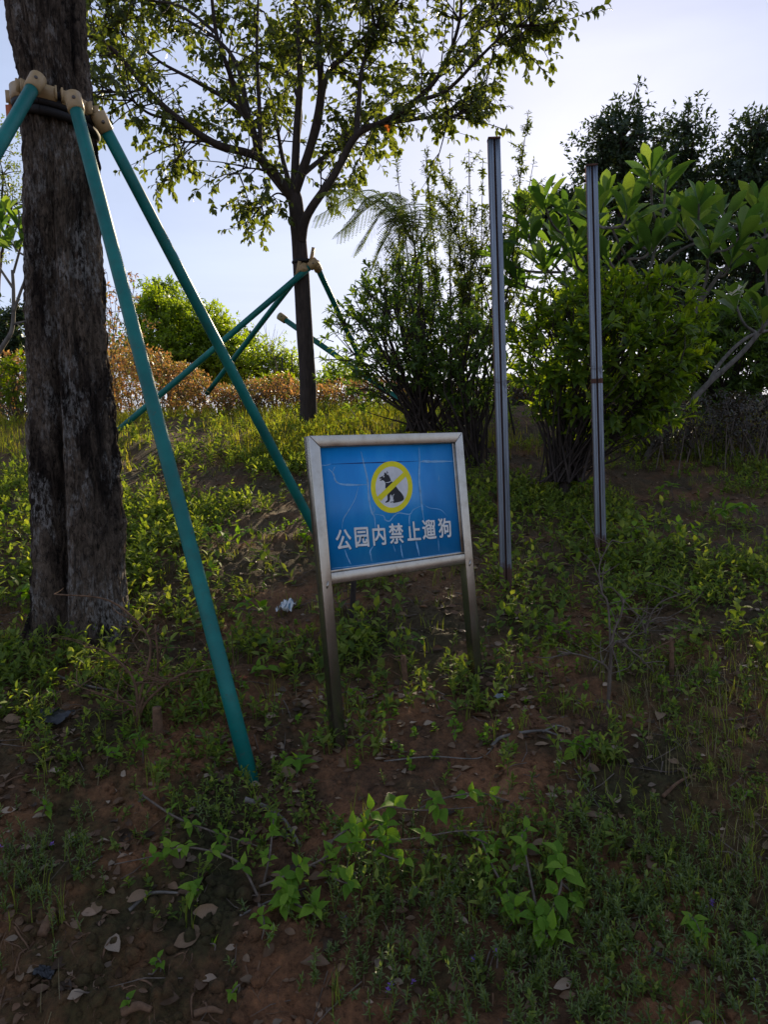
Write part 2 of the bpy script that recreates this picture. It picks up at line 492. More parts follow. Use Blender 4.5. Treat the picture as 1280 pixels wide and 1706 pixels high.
M = {}
M['soil'] = soil_mat()
M['bark_big'] = bark_mat()
M['bark'] = noisemat('bark', [(.3, (.022, .016, .014)), (.7, (.066, .048, .040))], (40, 40, 8), 6, .9, .6, None, .006)
M['bark_grey'] = noisemat('bark_grey', [(.3, (.07, .06, .05)), (.7, (.20, .175, .15))], (25, 25, 8), 6, .9, .5, None, .006)
M['twig'] = noisemat('twig', [(.3, (.06, .045, .035)), (.7, (.17, .13, .10))], (60, 60, 20), 4, .9, .3, None, .003)
M['root'] = noisemat('root', [(.3, (.065, .036, .020)), (.7, (.19, .105, .058))], (40, 40, 40), 4, .9, .4, None, .004)
M['teal'] = teal_mat()
M['clamp'] = plain('clamp_plastic', (.36, .24, .115), .5, 0, .4, .2, 18)
M['rubber'] = plain('black_rubber', (.018, .016, .016), .7, 0, .3)
M['orange_strap'] = plain('orange_strap', (.42, .10, .03), .6)
M['bolt'] = plain('bolt_metal', (.12, .10, .09), .5, .7)
M['leaf_camphor'] = leafmat('leaf_camphor', [(.040, .056, .018), (.066, .086, .024), (.100, .122, .030)], .5, (2.4, 2.3, .7))
M['leaf_shrub'] = leafmat('leaf_shrub', [(.055, .105, .014), (.095, .155, .018), (.150, .205, .022)], .52, (2.4, 2.2, .5))
M['leaf_dark'] = leafmat('leaf_dark', [(.048, .085, .022), (.080, .130, .030), (.120, .175, .038)], .5, (2.2, 2.2, .6))
M['leaf_wisp'] = leafmat('leaf_wisp', [(.052, .075, .024), (.080, .110, .030), (.12, .15, .036)], .46, (2.2, 2.1, .7))
M['leaf_plumeria'] = leafmat('leaf_plumeria', [(.040, .090, .026), (.062, .125, .032), (.095, .165, .038), (.135, .195, .045)], .44, (2.2, 2.1, .7), .42, .35)
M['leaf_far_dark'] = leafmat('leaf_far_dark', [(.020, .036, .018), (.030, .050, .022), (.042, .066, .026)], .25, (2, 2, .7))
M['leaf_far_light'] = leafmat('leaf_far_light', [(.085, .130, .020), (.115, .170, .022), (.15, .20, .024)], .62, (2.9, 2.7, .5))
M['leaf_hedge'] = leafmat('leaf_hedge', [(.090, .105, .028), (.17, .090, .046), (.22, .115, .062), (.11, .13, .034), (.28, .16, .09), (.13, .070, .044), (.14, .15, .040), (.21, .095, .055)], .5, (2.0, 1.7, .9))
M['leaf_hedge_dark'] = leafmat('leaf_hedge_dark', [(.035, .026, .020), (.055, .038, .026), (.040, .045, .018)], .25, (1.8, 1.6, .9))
M['leaf_lime'] = leafmat('leaf_lime', [(.105, .16, .012), (.14, .19, .012)], .48, (2.4, 2.2, .3))
M['leaf_seed'] = leafmat('leaf_seed', [(.085, .180, .016), (.125, .235, .020), (.185, .290, .030)], .42, (2.0, 1.9, .5), .6, .18)
M['leaf_weed'] = leafmat('leaf_weed', [(.065, .105, .024), (.105, .155, .032), (.155, .205, .040), (.215, .250, .055)], .42, (2.2, 2.1, .6), .65, .12)
M['leaf_feather'] = leafmat('leaf_feather', [(.085, .125, .042), (.125, .170, .054), (.17, .205, .066)], .42, (2, 2, .8))
M['grass'] = leafmat('grass', [(.085, .120, .024), (.135, .175, .034), (.195, .225, .050)], .48, (2.4, 2.1, .5), .6, .15)
M['grass_sun_tint'] = leafmat('grass_sun_tint', [(.13, .16, .028), (.19, .21, .036), (.26, .25, .055)], .55, (2.2, 2.0, .5), .6, .15)  # paler, yellower copy of the grass: golden crest sunlight put into its colour
M['drygrass'] = leafmat('drygrass', [(.16, .13, .06), (.24, .19, .09)], .3, (1.6, 1.5, 1))
M['dead'] = leafmat('dead_leaf', [(.036, .022, .012), (.080, .046, .024), (.125, .070, .036), (.18, .105, .058), (.095, .052, .028), (.26, .17, .10), (.050, .030, .016), (.36, .27, .19), (.15, .072, .034)], .15, (1.5, 1.3, .9), .6, .3)
M['petal_purple'] = leafmat('petal_purple', [(.22, .10, .42), (.30, .16, .50)], .3, (1.3, 1.2, 1.3))
M['petal_white'] = leafmat('petal_white', [(.7, .66, .5), (.75, .7, .6)], .3, (1, 1, 1))
M['petal_orange'] = leafmat('petal_orange', [(.55, .16, .03), (.6, .22, .04)], .3, (1.2, 1.1, 1))

# ------------------------------------------------------------------ ground sheet
def axis_pts(lo, hi, d, far, g):
    a = list(np.arange(lo, hi + 1e-6, d))
    s, x = d, hi
    while x < far:
        s *= g; x += s; a.append(x)
    s, x, b = d, lo, []
    while x > -far:
        s *= g; x -= s; b.append(x)
    return np.array(b[::-1] + a)
gx = axis_pts(-2.0, 2.0, .0125, 4000, 1.07)
gy = axis_pts(1.3, 4.4, .0125, 4000, 1.07)
gy = gy[gy > -60]
X, Y = np.meshgrid(gx, gy)
Z = hgt(X, Y)
nx, ny = len(gx), len(gy)
i = np.arange(ny - 1)[:, None] * nx + np.arange(nx - 1)[None]
F = np.stack([i, i + 1, i + nx + 1, i + nx], -1).reshape(-1, 4)
mb = MB(); mb.add(np.stack([X, Y, Z], -1).reshape(-1, 3), F)
tag(mb.build('ground', M['soil'], smooth=True), kind='structure')

# ------------------------------------------------------------------ notice sign
def xf(V, T): return np.asarray(V) @ np.array(T.to_3x3()).T + np.array(T.translation)
SW, SH, ST = 0.739, 0.55, 0.042
SGM = Matrix.Translation((-0.2345, 2.7700, 0.9699)) @ Matrix.Rotation(.61464, 4, 'Z') @ Matrix.Rotation(-.09983, 4, 'X') @ Matrix.Rotation(.00700, 4, 'Y')
SGI = SGM.inverted()

def S(px, py, yl):
    """picture point -> point on the sign's own plane y = yl (metres, sign space)"""
    o = SGI @ Vector((0, 0, CAMZ)); d = SGI.to_3x3() @ Vector(ray(px, py).tolist())
    t = (yl - o.y) / d.y
    return np.array(o + d * t)

def brushed():
    m, t, N, Lk, p = newmat('stainless_steel')
    tc = N.new('ShaderNodeTexCoord'); mp = N.new('ShaderNodeMapping'); mp.inputs['Scale'].default_value = (90, 90, 9)
    Lk.new(tc.outputs['Object'], mp.inputs[0])
    n = N.new('ShaderNodeTexNoise'); n.inputs['Scale'].default_value = 1; n.inputs['Detail'].default_value = 6; Lk.new(mp.outputs[0], n.inputs['Vector'])
    n2 = N.new('ShaderNodeTexNoise'); n2.inputs['Scale'].default_value = 7; n2.inputs['Detail'].default_value = 6; n2.inputs['Roughness'].default_value = .7; Lk.new(tc.outputs['Object'], n2.inputs['Vector'])
    c = ramp(N, [(.34, (.30, .265, .225)), (.48, (.43, .395, .35)), (.7, (.52, .49, .45))]); Lk.new(n2.outputs['Fac'], c.inputs[0])
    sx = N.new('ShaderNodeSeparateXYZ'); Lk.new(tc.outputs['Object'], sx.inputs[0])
    gz = N.new('ShaderNodeMapRange'); gz.inputs['From Min'].default_value = .02; gz.inputs['From Max'].default_value = -.35; gz.inputs['To Max'].default_value = .75; Lk.new(sx.outputs['Z'], gz.inputs[0])  # down the legs: grime, plus reflected dark ground put into the colour
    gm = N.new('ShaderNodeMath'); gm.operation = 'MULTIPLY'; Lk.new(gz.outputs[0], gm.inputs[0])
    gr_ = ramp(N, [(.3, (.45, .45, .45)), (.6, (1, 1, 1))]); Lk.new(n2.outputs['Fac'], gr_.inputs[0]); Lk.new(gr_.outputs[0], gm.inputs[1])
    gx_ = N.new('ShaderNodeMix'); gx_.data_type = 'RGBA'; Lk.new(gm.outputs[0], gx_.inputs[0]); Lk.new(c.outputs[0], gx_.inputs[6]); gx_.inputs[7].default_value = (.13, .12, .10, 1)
    Lk.new(gx_.outputs[2], p.inputs['Base Color'])
    r = N.new('ShaderNodeMapRange'); r.inputs['To Min'].default_value = .14; r.inputs['To Max'].default_value = .30; Lk.new(n2.outputs['Fac'], r.inputs[0]); Lk.new(r.outputs[0], p.inputs['Roughness'])
    p.inputs['Metallic'].default_value = .95
    b = N.new('ShaderNodeBump'); b.inputs['Strength'].default_value = .25; b.inputs['Distance'].default_value = .001; Lk.new(n.outputs['Fac'], b.inputs['Height']); Lk.new(b.outputs[0], p.inputs['Normal'])
    return m
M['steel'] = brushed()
M['blue'] = noisemat('blue_film', [(.3, (.004, .205, .54)), (.5, (.007, .24, .60)), (.62, (.02, .28, .63)), (.78, (.05, .33, .64))], (7, 7, 2.2), 8, .34, .12, (9, 9, 9), .004, 0, .4)
M['peel'] = plain('peeled_film', (.20, .40, .62), .6, 0, .2, .25, 40)
M['scratch_shadow'] = plain('scratch_shadow_paint', (.004, .035, .16), .6)
M['white_film'] = plain('white_film', (.68, .66, .65), .55, 0, .3, .10, 30)
M['letter'] = plain('letter_film', (.74, .71, .66), .55, 0, .3, .16, 45)
M['letter_shadow'] = plain('letter_shadow_paint', (.010, .030, .085), .6)
M['yellow'] = plain('yellow_film', (.80, .69, .012), .5, 0, .3, .10, 30)
M['black_film'] = plain('black_film', (.012, .012, .016), .5)

sign = thing('notice_sign', 'blue no-dog-walking notice sign in a leaning stainless steel frame on two legs', 'sign')
sign.matrix_world = SGM

def prism(mb, poly, y0, y1):
    """poly in the sign plane (x, z), given depth"""
    poly = np.asarray(poly, float); n = len(poly)
    V = np.vstack([np.c_[poly[:, 0], np.full(n, y0), poly[:, 1]], np.c_[poly[:, 0], np.full(n, y1), poly[:, 1]]])
    i = np.arange(n); j = (i + 1) % n
    mb.add(V, [i[None], (i + n)[None, ::-1], np.stack([j, i, i + n, j + n], -1)])

def bevel_build(mb, name, mat, parent, w=.002):
    me = mb.mesh(name)
    bm = bmesh.new(); bm.from_mesh(me)
    bmesh.ops.recalc_face_normals(bm, faces=bm.faces)
    bmesh.ops.bevel(bm, geom=bm.edges[:], offset=w, segments=2, affect='EDGES', profile=.6)
    bm.to_mesh(me); bm.free()
    me.materials.append(mat)
    return link(name, me, parent)

T_ = ST
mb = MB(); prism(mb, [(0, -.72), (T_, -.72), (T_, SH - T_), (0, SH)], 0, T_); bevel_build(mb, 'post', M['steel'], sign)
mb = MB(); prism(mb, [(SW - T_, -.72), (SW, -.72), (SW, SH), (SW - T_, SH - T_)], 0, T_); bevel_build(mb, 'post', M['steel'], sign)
mb = MB(); prism(mb, [(.0005, SH + .0005), (T_ + .0005, SH - T_ + .0005), (SW - T_ - .0005, SH - T_ + .0005), (SW - .0005, SH + .0005)], 0.0005, T_ - .0005); bevel_build(mb, 'top_rail', M['steel'], sign)
mb = MB(); prism(mb, [(T_ + .0004, 0), (SW - T_ - .0004, 0), (SW - T_ - .0004, T_), (T_ + .0004, T_)], .0012, T_ - .001); bevel_build(mb, 'bottom_rail', M['steel'], sign)
for a in ([(T_ + .001, T_ + .001), (SW - T_ - .001, T_ + .001), (SW - T_ - .001, T_ + .009), (T_ + .001, T_ + .009)],
          [(SW - T_ - .009, T_ + .010), (SW - T_ - .001, T_ + .010), (SW - T_ - .001, SH - T_ - .001), (SW - T_ - .009, SH - T_ - .001)],
          [(T_ + .001, T_ + .010), (T_ + .006, T_ + .010), (T_ + .006, SH - T_ - .001), (T_ + .001, SH - T_ - .001)]):
    mb = MB(); prism(mb, a, .011, .026); bevel_build(mb, 'trim_strip', M['steel'], sign, .001)
for xx in (T_ * .5, SW - T_ * .5):           # weld beads where the rail meets the posts
    mb = MB(); mb.tube(np.array([[xx - .004, -.0006, -.012], [xx, -.0022, .0], [xx + .004, -.0006, .014]]), [.002, .004, .002], 8, True)
    mb.build('weld_bead', M['steel'], sign, True, True)
PY = .016
mb = MB(); prism(mb, [(T_ + .0015, T_ + .0015), (SW - T_ - .0015, T_ + .0015), (SW - T_ - .0015, SH - T_ - .0015), (T_ + .0015, SH - T_ - .0015)], PY, PY + .006)
panel = mb.build('panel', M['blue'], sign, False, True)

Z1 = lambda q: (490 + q[0] / 3.765, 700 + q[1] / 3.765)
Z2 = lambda q: (600 + q[0] / 11.636, 750 + q[1] / 11.636)

def film(name, poly, mat, layer, holes=None):
    """thin film cut to a closed outline (sign plane x, z), lying on the panel"""
    cu = bpy.data.curves.new(name, 'CURVE'); cu.dimensions = '2D'; cu.fill_mode = 'BOTH'; cu.extrude = .0002
    for pl in [poly] + (holes or []):
        sp = cu.splines.new('POLY'); sp.points.add(len(pl) - 1); sp.use_cyclic_u = True
        for k, (a, b) in enumerate(pl): sp.points[k].co = (a, b, 0, 1)
    tmp = bpy.data.objects.new(name, cu)
    me = bpy.data.meshes.new_from_object(tmp)
    bpy.data.objects.remove(tmp); bpy.data.curves.remove(cu)
    me.transform(Matrix.Translation((0, PY - .0004 * layer, 0)) @ Matrix.Rotation(PI / 2, 4, 'X'))
    me.name = name
    me.materials.clear(); me.materials.append(mat)
    return link(name, me, panel)

def ribbon(name, pts, wpx, mat, layer, taper=True):
    P = smoothpath([S(*Z1(q), PY)[[0, 2]] for q in pts], max(8, 5 * len(pts)))
    T = unit(np.gradient(P, axis=0)); Nn = np.c_[-T[:, 1], T[:, 0]]
    n = len(P)
    wd = wpx * .00061 * .5 * (1 + .35 * vnoise(np.c_[np.arange(n) * .7, np.full(n, wpx), np.full(n, pts[0][0])], 5))
    if taper: wd = wd * np.minimum(1, .25 + 3 * np.minimum(np.linspace(0, 1, n), np.linspace(1, 0, n)))
    A = P + Nn * wd[:, None]; B = P - Nn * wd[:, None]
    y = PY - .0004 * layer
    V = np.vstack([np.c_[A[:, 0], np.full(n, y), A[:, 1]], np.c_[B[:, 0], np.full(n, y), B[:, 1]]])
    i = np.arange(n - 1)
    mb = MB(); mb.add(V, np.stack([i, i + 1, i + n + 1, i + n], -1))
    return mb.build(name, mat, panel, False, True)

ribbon('scratch_shadow', [(235, 276), (360, 271), (480, 267), (640, 262), (785, 256)], 6, M['scratch_shadow'], 1)  # scratch along the film, with its dark blue shadow put into the colour
for pts, wd in [([(420, 195), (437, 270), (462, 380), (468, 470), (478, 540), (490, 582), (505, 612), (512, 690)], 13),
                ([(785, 172), (788, 260), (785, 370), (795, 470), (805, 560), (815, 628)], 13),
                ([(790, 264), (812, 258), (850, 260), (920, 259), (1003, 257)], 13), ([(165, 283), (200, 283), (232, 274)], 5),
                ([(215, 305), (245, 335), (262, 382), (300, 402), (380, 406), (462, 405)], 10), ([(243, 325), (255, 290)], 4),
                ([(405, 415), (380, 500), (340, 570), (310, 620), (300, 680)], 5), ([(500, 588), (560, 600), (572, 625), (600, 632), (628, 600), (660, 582), (725, 590), (748, 562), (795, 538)], 7),
                ([(728, 588), (723, 620), (725, 665)], 9), ([(318, 812), (335, 860), (357, 905)], 7), ([(502, 785), (478, 820), (482, 850), (488, 888)], 7),
                ([(620, 778), (637, 826)], 4), ([(668, 772), (674, 820), (683, 866)], 8), ([(764, 752), (775, 800), (787, 852)], 11), ([(905, 740), (909, 822)], 4),
                ([(810, 525), (850, 550), (920, 562), (962, 604)], 4), ([(912, 345), (908, 365), (910, 384)], 4), ([(498, 542), (505, 565), (492, 585)], 5),
                ([(232, 930), (400, 912), (700, 873), (1060, 822)], 5)]:
    ribbon('peel_line', pts, wd, M['peel'], 1)

def ell(cx, cy, rx, ry, n=72):
    return [tuple(S(*Z2((cx + rx * math.cos(a), cy + ry * math.sin(a))), PY)[[0, 2]]) for a in np.linspace(0, 2 * PI, n, endpoint=False)]
film('white_disc', ell(612, 715, 395, 490), M['white_film'], 1)
film('ring', ell(612, 715, 405, 502), M['yellow'], 2, [ell(614, 715, 316, 398)])
dog = [(520, 405), (548, 440), (556, 490), (582, 540), (602, 598), (640, 625), (655, 655), (700, 708), (745, 770), (800, 828), (838, 885), (853, 935), (838, 970), (785, 998), (720, 1012), (648, 1026), (640, 1008), (590, 1016), (580, 1002), (655, 990), (640, 955), (622, 905), (612, 872), (592, 858), (580, 890), (582, 950), (560, 1002), (492, 1022), (488, 1004), (530, 968), (532, 900), (525, 872), (560, 830), (512, 762), (490, 722), (492, 640), (472, 602), (442, 582), (392, 596), (382, 577), (428, 556), (376, 552), (371, 535), (430, 505), (466, 488), (472, 434), (492, 436), (508, 462)]
film('dog_silhouette', [tuple(S(*Z2(q), PY)[[0, 2]]) for q in dog], M['black_film'], 2)
film('dog_eye', ell(458, 514, 12, 15, 12), M['white_film'], 3)
film('dog_collar', [tuple(S(*Z2(q), PY)[[0, 2]]) for q in [(500, 622), (550, 618), (604, 592), (607, 604), (552, 632), (503, 634)]], M['white_film'], 3)
film('dog_ear', [tuple(S(*Z2(q), PY)[[0, 2]]) for q in [(524, 430), (546, 452), (546, 484), (520, 478)]], M['white_film'], 3)
film('dog_haunch_line', [tuple(S(*Z2(q), PY)[[0, 2]]) for q in [(655, 850), (668, 846), (640, 890), (640, 935), (668, 985), (650, 960), (628, 925), (632, 880)]], M['white_film'], 3)
film('slash', [tuple(S(*Z2(q), PY)[[0, 2]]) for q in [(330, 905), (835, 430), (905, 490), (400, 985)]], M['yellow'], 4)

# the seven characters
boxes = [(310, 750), (424, 734), (533, 720), (641, 711), (750, 695), (847, 685), (945, 675)]
for ch, q in zip('公园内禁止遛狗', boxes):
    cpt = S(*Z1(q), PY)
    cu = bpy.data.curves.new('character', 'FONT'); cu.body = ch; cu.offset = .004
    tmp = bpy.data.objects.new('character', cu)
    g0 = bpy.data.meshes.new_from_object(tmp)
    bpy.data.objects.remove(tmp); bpy.data.curves.remove(cu)
    co = np.array([v.co for v in g0.vertices]); fc = [np.array([list(p.vertices)]) for p in g0.polygons]
    co = (co - (co.min(0) + co.max(0)) / 2) * [.072, .084, 0]
    for nm, mt, ly, dx in (('character_shadow', M['letter_shadow'], 2, .0022), ('character', M['letter'], 3.2, 0)):  # navy offset copy paints a shadow behind each character
        mb = MB()
        for k, (ox, oz) in enumerate([(0, 0), (.0014, 0), (-.0014, 0), (0, .0012), (0, -.0012), (.0010, .0009), (-.0010, -.0009), (.0010, -.0009), (-.0010, .0009)]):
            x_ = co[:, 0] + ox; z_ = co[:, 1] + oz - .045 * co[:, 0]
            mb.add(np.c_[x_ + cpt[0] + dx, np.full(len(x_), PY - .0004 * ly - .00003 * k), z_ + cpt[2] - dx], fc)
        mb.build(nm, mt, panel, False, True)

# ------------------------------------------------------------------ steel posts
def galv():
    m, t, N, Lk, p = newmat('galvanised_steel')
    tc = N.new('ShaderNodeTexCoord'); mp = N.new('ShaderNodeMapping'); mp.inputs['Scale'].default_value = (90, 90, 2.5)
    Lk.new(tc.outputs['Object'], mp.inputs[0])
    n = N.new('ShaderNodeTexNoise'); n.inputs['Scale'].default_value = 1; n.inputs['Detail'].default_value = 7; Lk.new(mp.outputs[0], n.inputs['Vector'])
    base = ramp(N, [(.3, (.10, .115, .140)), (.7, (.27, .30, .345))]); Lk.new(n.outputs['Fac'], base.inputs[0])
    # rust: at the foot, at the old joint and along the groove
    sx = N.new('ShaderNodeSeparateXYZ'); Lk.new(tc.outputs['Object'], sx.inputs[0])
    rz = ramp(N, [(0, (.85, .85, .85)), (.05, (.75, .75, .75)), (.09, (.30, .30, .30)), (.40, (.22, .22, .22)), (.455, (.45, .45, .45)), (.475, (.5, .5, .5)), (.5, (.22, .22, .22)), (.95, (.18, .18, .18)), (1, (.42, .42, .42))])
    mr = N.new('ShaderNodeMapRange'); mr.inputs['From Max'].default_value = 2.45; Lk.new(sx.outputs['Z'], mr.inputs[0]); Lk.new(mr.outputs[0], rz.inputs[0])
    gv = N.new('ShaderNodeMapRange'); gv.inputs['From Min'].default_value = .004; gv.inputs['From Max'].default_value = .012; gv.inputs['To Max'].default_value = .62; Lk.new(sx.outputs['Y'], gv.inputs[0])
    n2 = N.new('ShaderNodeTexNoise'); n2.inputs['Scale'].default_value = 22; n2.inputs['Detail'].default_value = 7; n2.inputs['Roughness'].default_value = .7; Lk.new(tc.outputs['Object'], n2.inputs['Vector'])
    a = N.new('ShaderNodeMath'); a.operation = 'ADD'; Lk.new(rz.outputs[0], a.inputs[0]); Lk.new(n2.outputs['Fac'], a.inputs[1])
    a2 = N.new('ShaderNodeMath'); a2.operation = 'ADD'; Lk.new(a.outputs[0], a2.inputs[0]); Lk.new(gv.outputs[0], a2.inputs[1])
    f = N.new('ShaderNodeMapRange'); f.inputs['From Min'].default_value = .98; f.inputs['From Max'].default_value = 1.2; Lk.new(a2.outputs[0], f.inputs[0])
    mx = N.new('ShaderNodeMix'); mx.data_type = 'RGBA'; Lk.new(f.outputs[0], mx.inputs[0]); Lk.new(base.outputs[0], mx.inputs[6]); mx.inputs[7].default_value = (.085, .040, .028, 1)
    Lk.new(mx.outputs[2], p.inputs['Base Color'])
    me = N.new('ShaderNodeMapRange'); me.inputs['To Min'].default_value = .85; me.inputs['To Max'].default_value = .0; Lk.new(f.outputs[0], me.inputs[0]); Lk.new(me.outputs[0], p.inputs['Metallic'])
    ro = N.new('ShaderNodeMapRange'); ro.inputs['To Min'].default_value = .42; ro.inputs['To Max'].default_value = .9; Lk.new(f.outputs[0], ro.inputs[0]); Lk.new(ro.outputs[0], p.inputs['Roughness'])
    b = N.new('ShaderNodeBump'); b.inputs['Strength'].default_value = .2; b.inputs['Distance'].default_value = .002; Lk.new(n.outputs['Fac'], b.inputs['Height']); Lk.new(b.outputs[0], p.inputs['Normal'])
    return m
M['galv'] = galv()

def steel_post(pxb, pyb, pxt, pyt, width, label):
    b = gr(pxb, pyb, False); t = at(pxt, pyt, b[1] + .03)
    r = thing('steel_post', label, 'post', b, 'bare steel posts on the slope')
    ax = Vector((t - b).tolist()); h = ax.length
    zv = ax.normalized(); xv = (Vector((1, 0, 0)) - zv * zv.x).normalized(); yv = zv.cross(xv)
    q = Matrix((xv, yv, zv)).transposed()
    # channel section: lips, ribs and an open groove towards the viewer (-y)
    w2, d = width / 2, .045
    sec = [(-w2, 0), (-.42 * width, -.004), (-.30 * width, -.004), (-.27 * width, 0), (-.20 * width, 0), (-.16 * width, -.003), (-.09 * width, -.003), (-.075 * width, .004), (-.07 * width, .016),
           (.07 * width, .016), (.075 * width, .004), (.09 * width, -.003), (.16 * width, -.003), (.20 * width, 0), (.27 * width, 0), (.30 * width, -.004), (.42 * width, -.004), (w2, 0), (w2, d), (-w2, d)]
    ang = math.atan2(b[0], b[1]) * -1 + .15
    ca, sa = math.cos(ang), math.sin(ang)
    s2 = [(x, y) for x, y in sec]; n = len(s2)
    zs = np.linspace(-.25, h, 24)
    V = []
    for z in zs: V += [(x, y, z) for x, y in s2]
    V = np.array(V); k = np.arange(len(zs) - 1)[:, None] * n; j = np.arange(n)[None]
    F = np.stack([k + j, k + (j + 1) % n, k + n + (j + 1) % n, k + n + j], -1).reshape(-1, 4)
    mb = MB(); mb.add(V, [F, np.arange(n)[None, ::-1], (np.arange(n) + n * (len(zs) - 1))[None]])
    o = mb.build('channel', M['galv'], r, False, True)
    o.matrix_basis = q.to_4x4() @ Matrix.Rotation(ang, 4, 'Z')
    cap = MB(); prism2 = np.array([(-w2 * 1.04, -.006), (w2 * 1.04, -.006), (w2 * 1.04, d + .002), (-w2 * 1.04, d + .002)])
    V = np.vstack([np.c_[prism2, np.full(4, h - .004)], np.c_[prism2, np.full(4, h + .006)]])
    cap.add(V, np.array([[0, 3, 2, 1], [4, 5, 6, 7], [0, 1, 5, 4], [1, 2, 6, 5], [2, 3, 7, 6], [3, 0, 4, 7]]))
    c = cap.build('end_plate', M['rust'], r, False, True); c.matrix_basis = o.matrix_basis
    for zz in (h * .465, h * .47):
        pass
    if pxb < 900: return r
    col = MB(); V = []
    for z in (h * .462, h * .474): V += [(x * 1.03, y * 1.1 - .0015, z) for x, y in s2]
    V = np.array(V); j = np.arange(n)
    col.add(V, np.stack([j, (j + 1) % n, n + (j + 1) % n, n + j], -1))
    c2 = col.build('weld_joint', M['rust'], r, False, True); c2.matrix_basis = o.matrix_basis
    return r
M['rust'] = noisemat('rust', [(.3, (.045, .022, .018)), (.7, (.13, .060, .040))], (50, 50, 50), 6, .9, .5, None, .003)
steel_post(845, 990, 824, 230, .062, 'taller grey steel channel post nearest the blue sign, rusty at its foot')
steel_post(1003, 938, 987, 275, .062, 'shorter grey steel channel post to the right, with a rusty top and joint')

# ------------------------------------------------------------------ big tree on the left
tb = np.array([-1.545, 3.78, 0.0]); tb[2] = float(hgt(tb[0], tb[1], False))
big = thing('roadside_tree', 'thick dark ridged tree trunk held by teal support poles', 'tree', tb)
prof = [(132, 1075, 172), (130, 1000, 160), (129, 900, 155), (121, 700, 140), (109, 500, 124), (102, 300, 116), (90, 150, 108), (74, 0, 122)]
zc, xc, wr = [], [], []
for a, b_, ww in prof:
    p = at(a, b_, tb[1]); zc.append(p[2]); xc.append(p[0]); wr.append(ww / 1280 * tb[1] / 2)
zc, xc, wr = map(np.array, (zc, xc, wr))
zg = np.linspace(tb[2] - .25, 5.6, 760)
def ext(v):
    s1 = (v[-1] - v[-3]) / (zc[-1] - zc[-3])
    return np.where(zg > zc[-1], v[-1] + s1 * .4 * (zg - zc[-1]), np.interp(zg, zc, v))
cxs = ext(xc); rr = np.interp(zg, zc, wr); rr = np.where(zg < zc[0], wr[0] + (zc[0] - zg) * .3, rr); rr = np.where(zg > zc[-1], wr[-1] * (1 - .05 * (zg - zc[-1])), rr)
k_ = np.exp(-np.linspace(-2, 2, 25) ** 2); k_ /= k_.sum()
rr = np.convolve(np.pad(rr, 12, mode='edge'), k_, 'valid'); cxs = np.convolve(np.pad(cxs, 12, mode='edge'), k_, 'valid')
NA = 340
th = np.linspace(0, 2 * PI, NA, endpoint=False)
TH, ZZ = np.meshgrid(th, zg)
# angle 0 faces the camera (-y); two fused stems with a deep seam between them
seam = -.02 + .30 * np.clip((ZZ - 2.0) / 2, -.4, 1)
dth = np.angle(np.exp(1j * (TH - seam)))
fade = np.clip((2.9 - ZZ) / 1.6, .12, 1)
gw = .13 + .22 * np.clip((1.75 - ZZ) / 1.1, 0, 1)
groove = .46 * fade * np.exp(-(np.abs(dth) / gw) ** 2.6) + .12 * fade * np.exp(-(dth / .45) ** 2)
d2 = np.angle(np.exp(1j * (TH - seam - 2.9))); groove = groove + .2 * fade * np.exp(-(d2 / .3) ** 2)
d3 = np.angle(np.exp(1j * (TH - 1.15))); groove = groove + .07 * np.exp(-(d3 / .12) ** 2)
d4 = np.angle(np.exp(1j * (TH + .95))); groove = groove + .05 * np.exp(-(d4 / .1) ** 2)
foot = np.clip((tb[2] + .35 - ZZ) / .4, 0, 1)
flare = 1 + .15 * foot ** 3 * (1 + .6 * np.sin(TH * 5 + 1))
cs = np.stack([np.cos(TH) * 2.2, np.sin(TH) * 2.2, ZZ * .9], -1)
lump = .06 * fbm(cs, 3, 41)
bark = fbm(np.stack([np.cos(TH) * 7, np.sin(TH) * 7, ZZ * 2.6], -1), 4, 51)
plates = np.abs(fbm(np.stack([np.cos(TH) * 12 + .8 * bark, np.sin(TH) * 12, ZZ * 7], -1), 4, 61, .6))
rad = RRm = .945 * rr[:, None] * (flare + lump - groove) + .012 * bark + .017 * (plates - .5)
V = np.stack([cxs[:, None] + rad * np.sin(TH), tb[1] - rad * np.cos(TH), ZZ], -1).reshape(-1, 3)
i = np.arange(len(zg) - 1)[:, None] * NA; j = np.arange(NA)[None]
F = np.stack([i + j, i + (j + 1) % NA, i + NA + (j + 1) % NA, i + NA + j], -1).reshape(-1, 4)
mb = MB(); mb.add(V, F); mb.build('trunk', M['bark_big'], big, True)
top = np.array([cxs[-1], tb[1], zg[-1] - .1])
limb = MB(); LP = []; LD = []
for k in range(9):
    a = k * 2.4 + .3; ln = rng.uniform(1.6, 2.8)
    e = top + np.array([math.cos(a) * ln, math.sin(a) * ln * .9, rng.uniform(1.2, 2.6)])
    mid = (top + e) / 2 + np.array([0, 0, .35])
    pth = smoothpath([top - [0, 0, .2], mid, e], 10)
    limb.tube(pth, np.linspace(.11, .02, 10), 7)
    for q in range(8):
        b_ = pth[rng.integers(4, 10)]; d = unit(rdir(1)[0] + [0, 0, .25]); e2 = b_ + d * rng.uniform(.3, .9)
        e2[2] = max(e2[2], 6.2 + max(0, (e2[1] - 5.5)) * .5)
        limb.tube(smoothpath([b_, (b_ + e2) / 2 + [0, 0, .06], e2], 4), np.linspace(.015, .004, 4), 3)
        LP.append(e2); LD.append(d)
limb.build('limb', M['bark'], big, True)
foliage(big, sprigs(np.array(LP), np.array(LD), 14, .17, .42, .35), M['leaf_camphor'], 0, 'lo', rest='crown')

# support poles of the big tree
def pole_part(root, p0, p1, r, name='pole', k=20):
    mb = MB(); mb.tube(smoothpath([p0, p1], 8), r, k, True)
    me = mb.build(name, M['teal'], root, True)
    return me

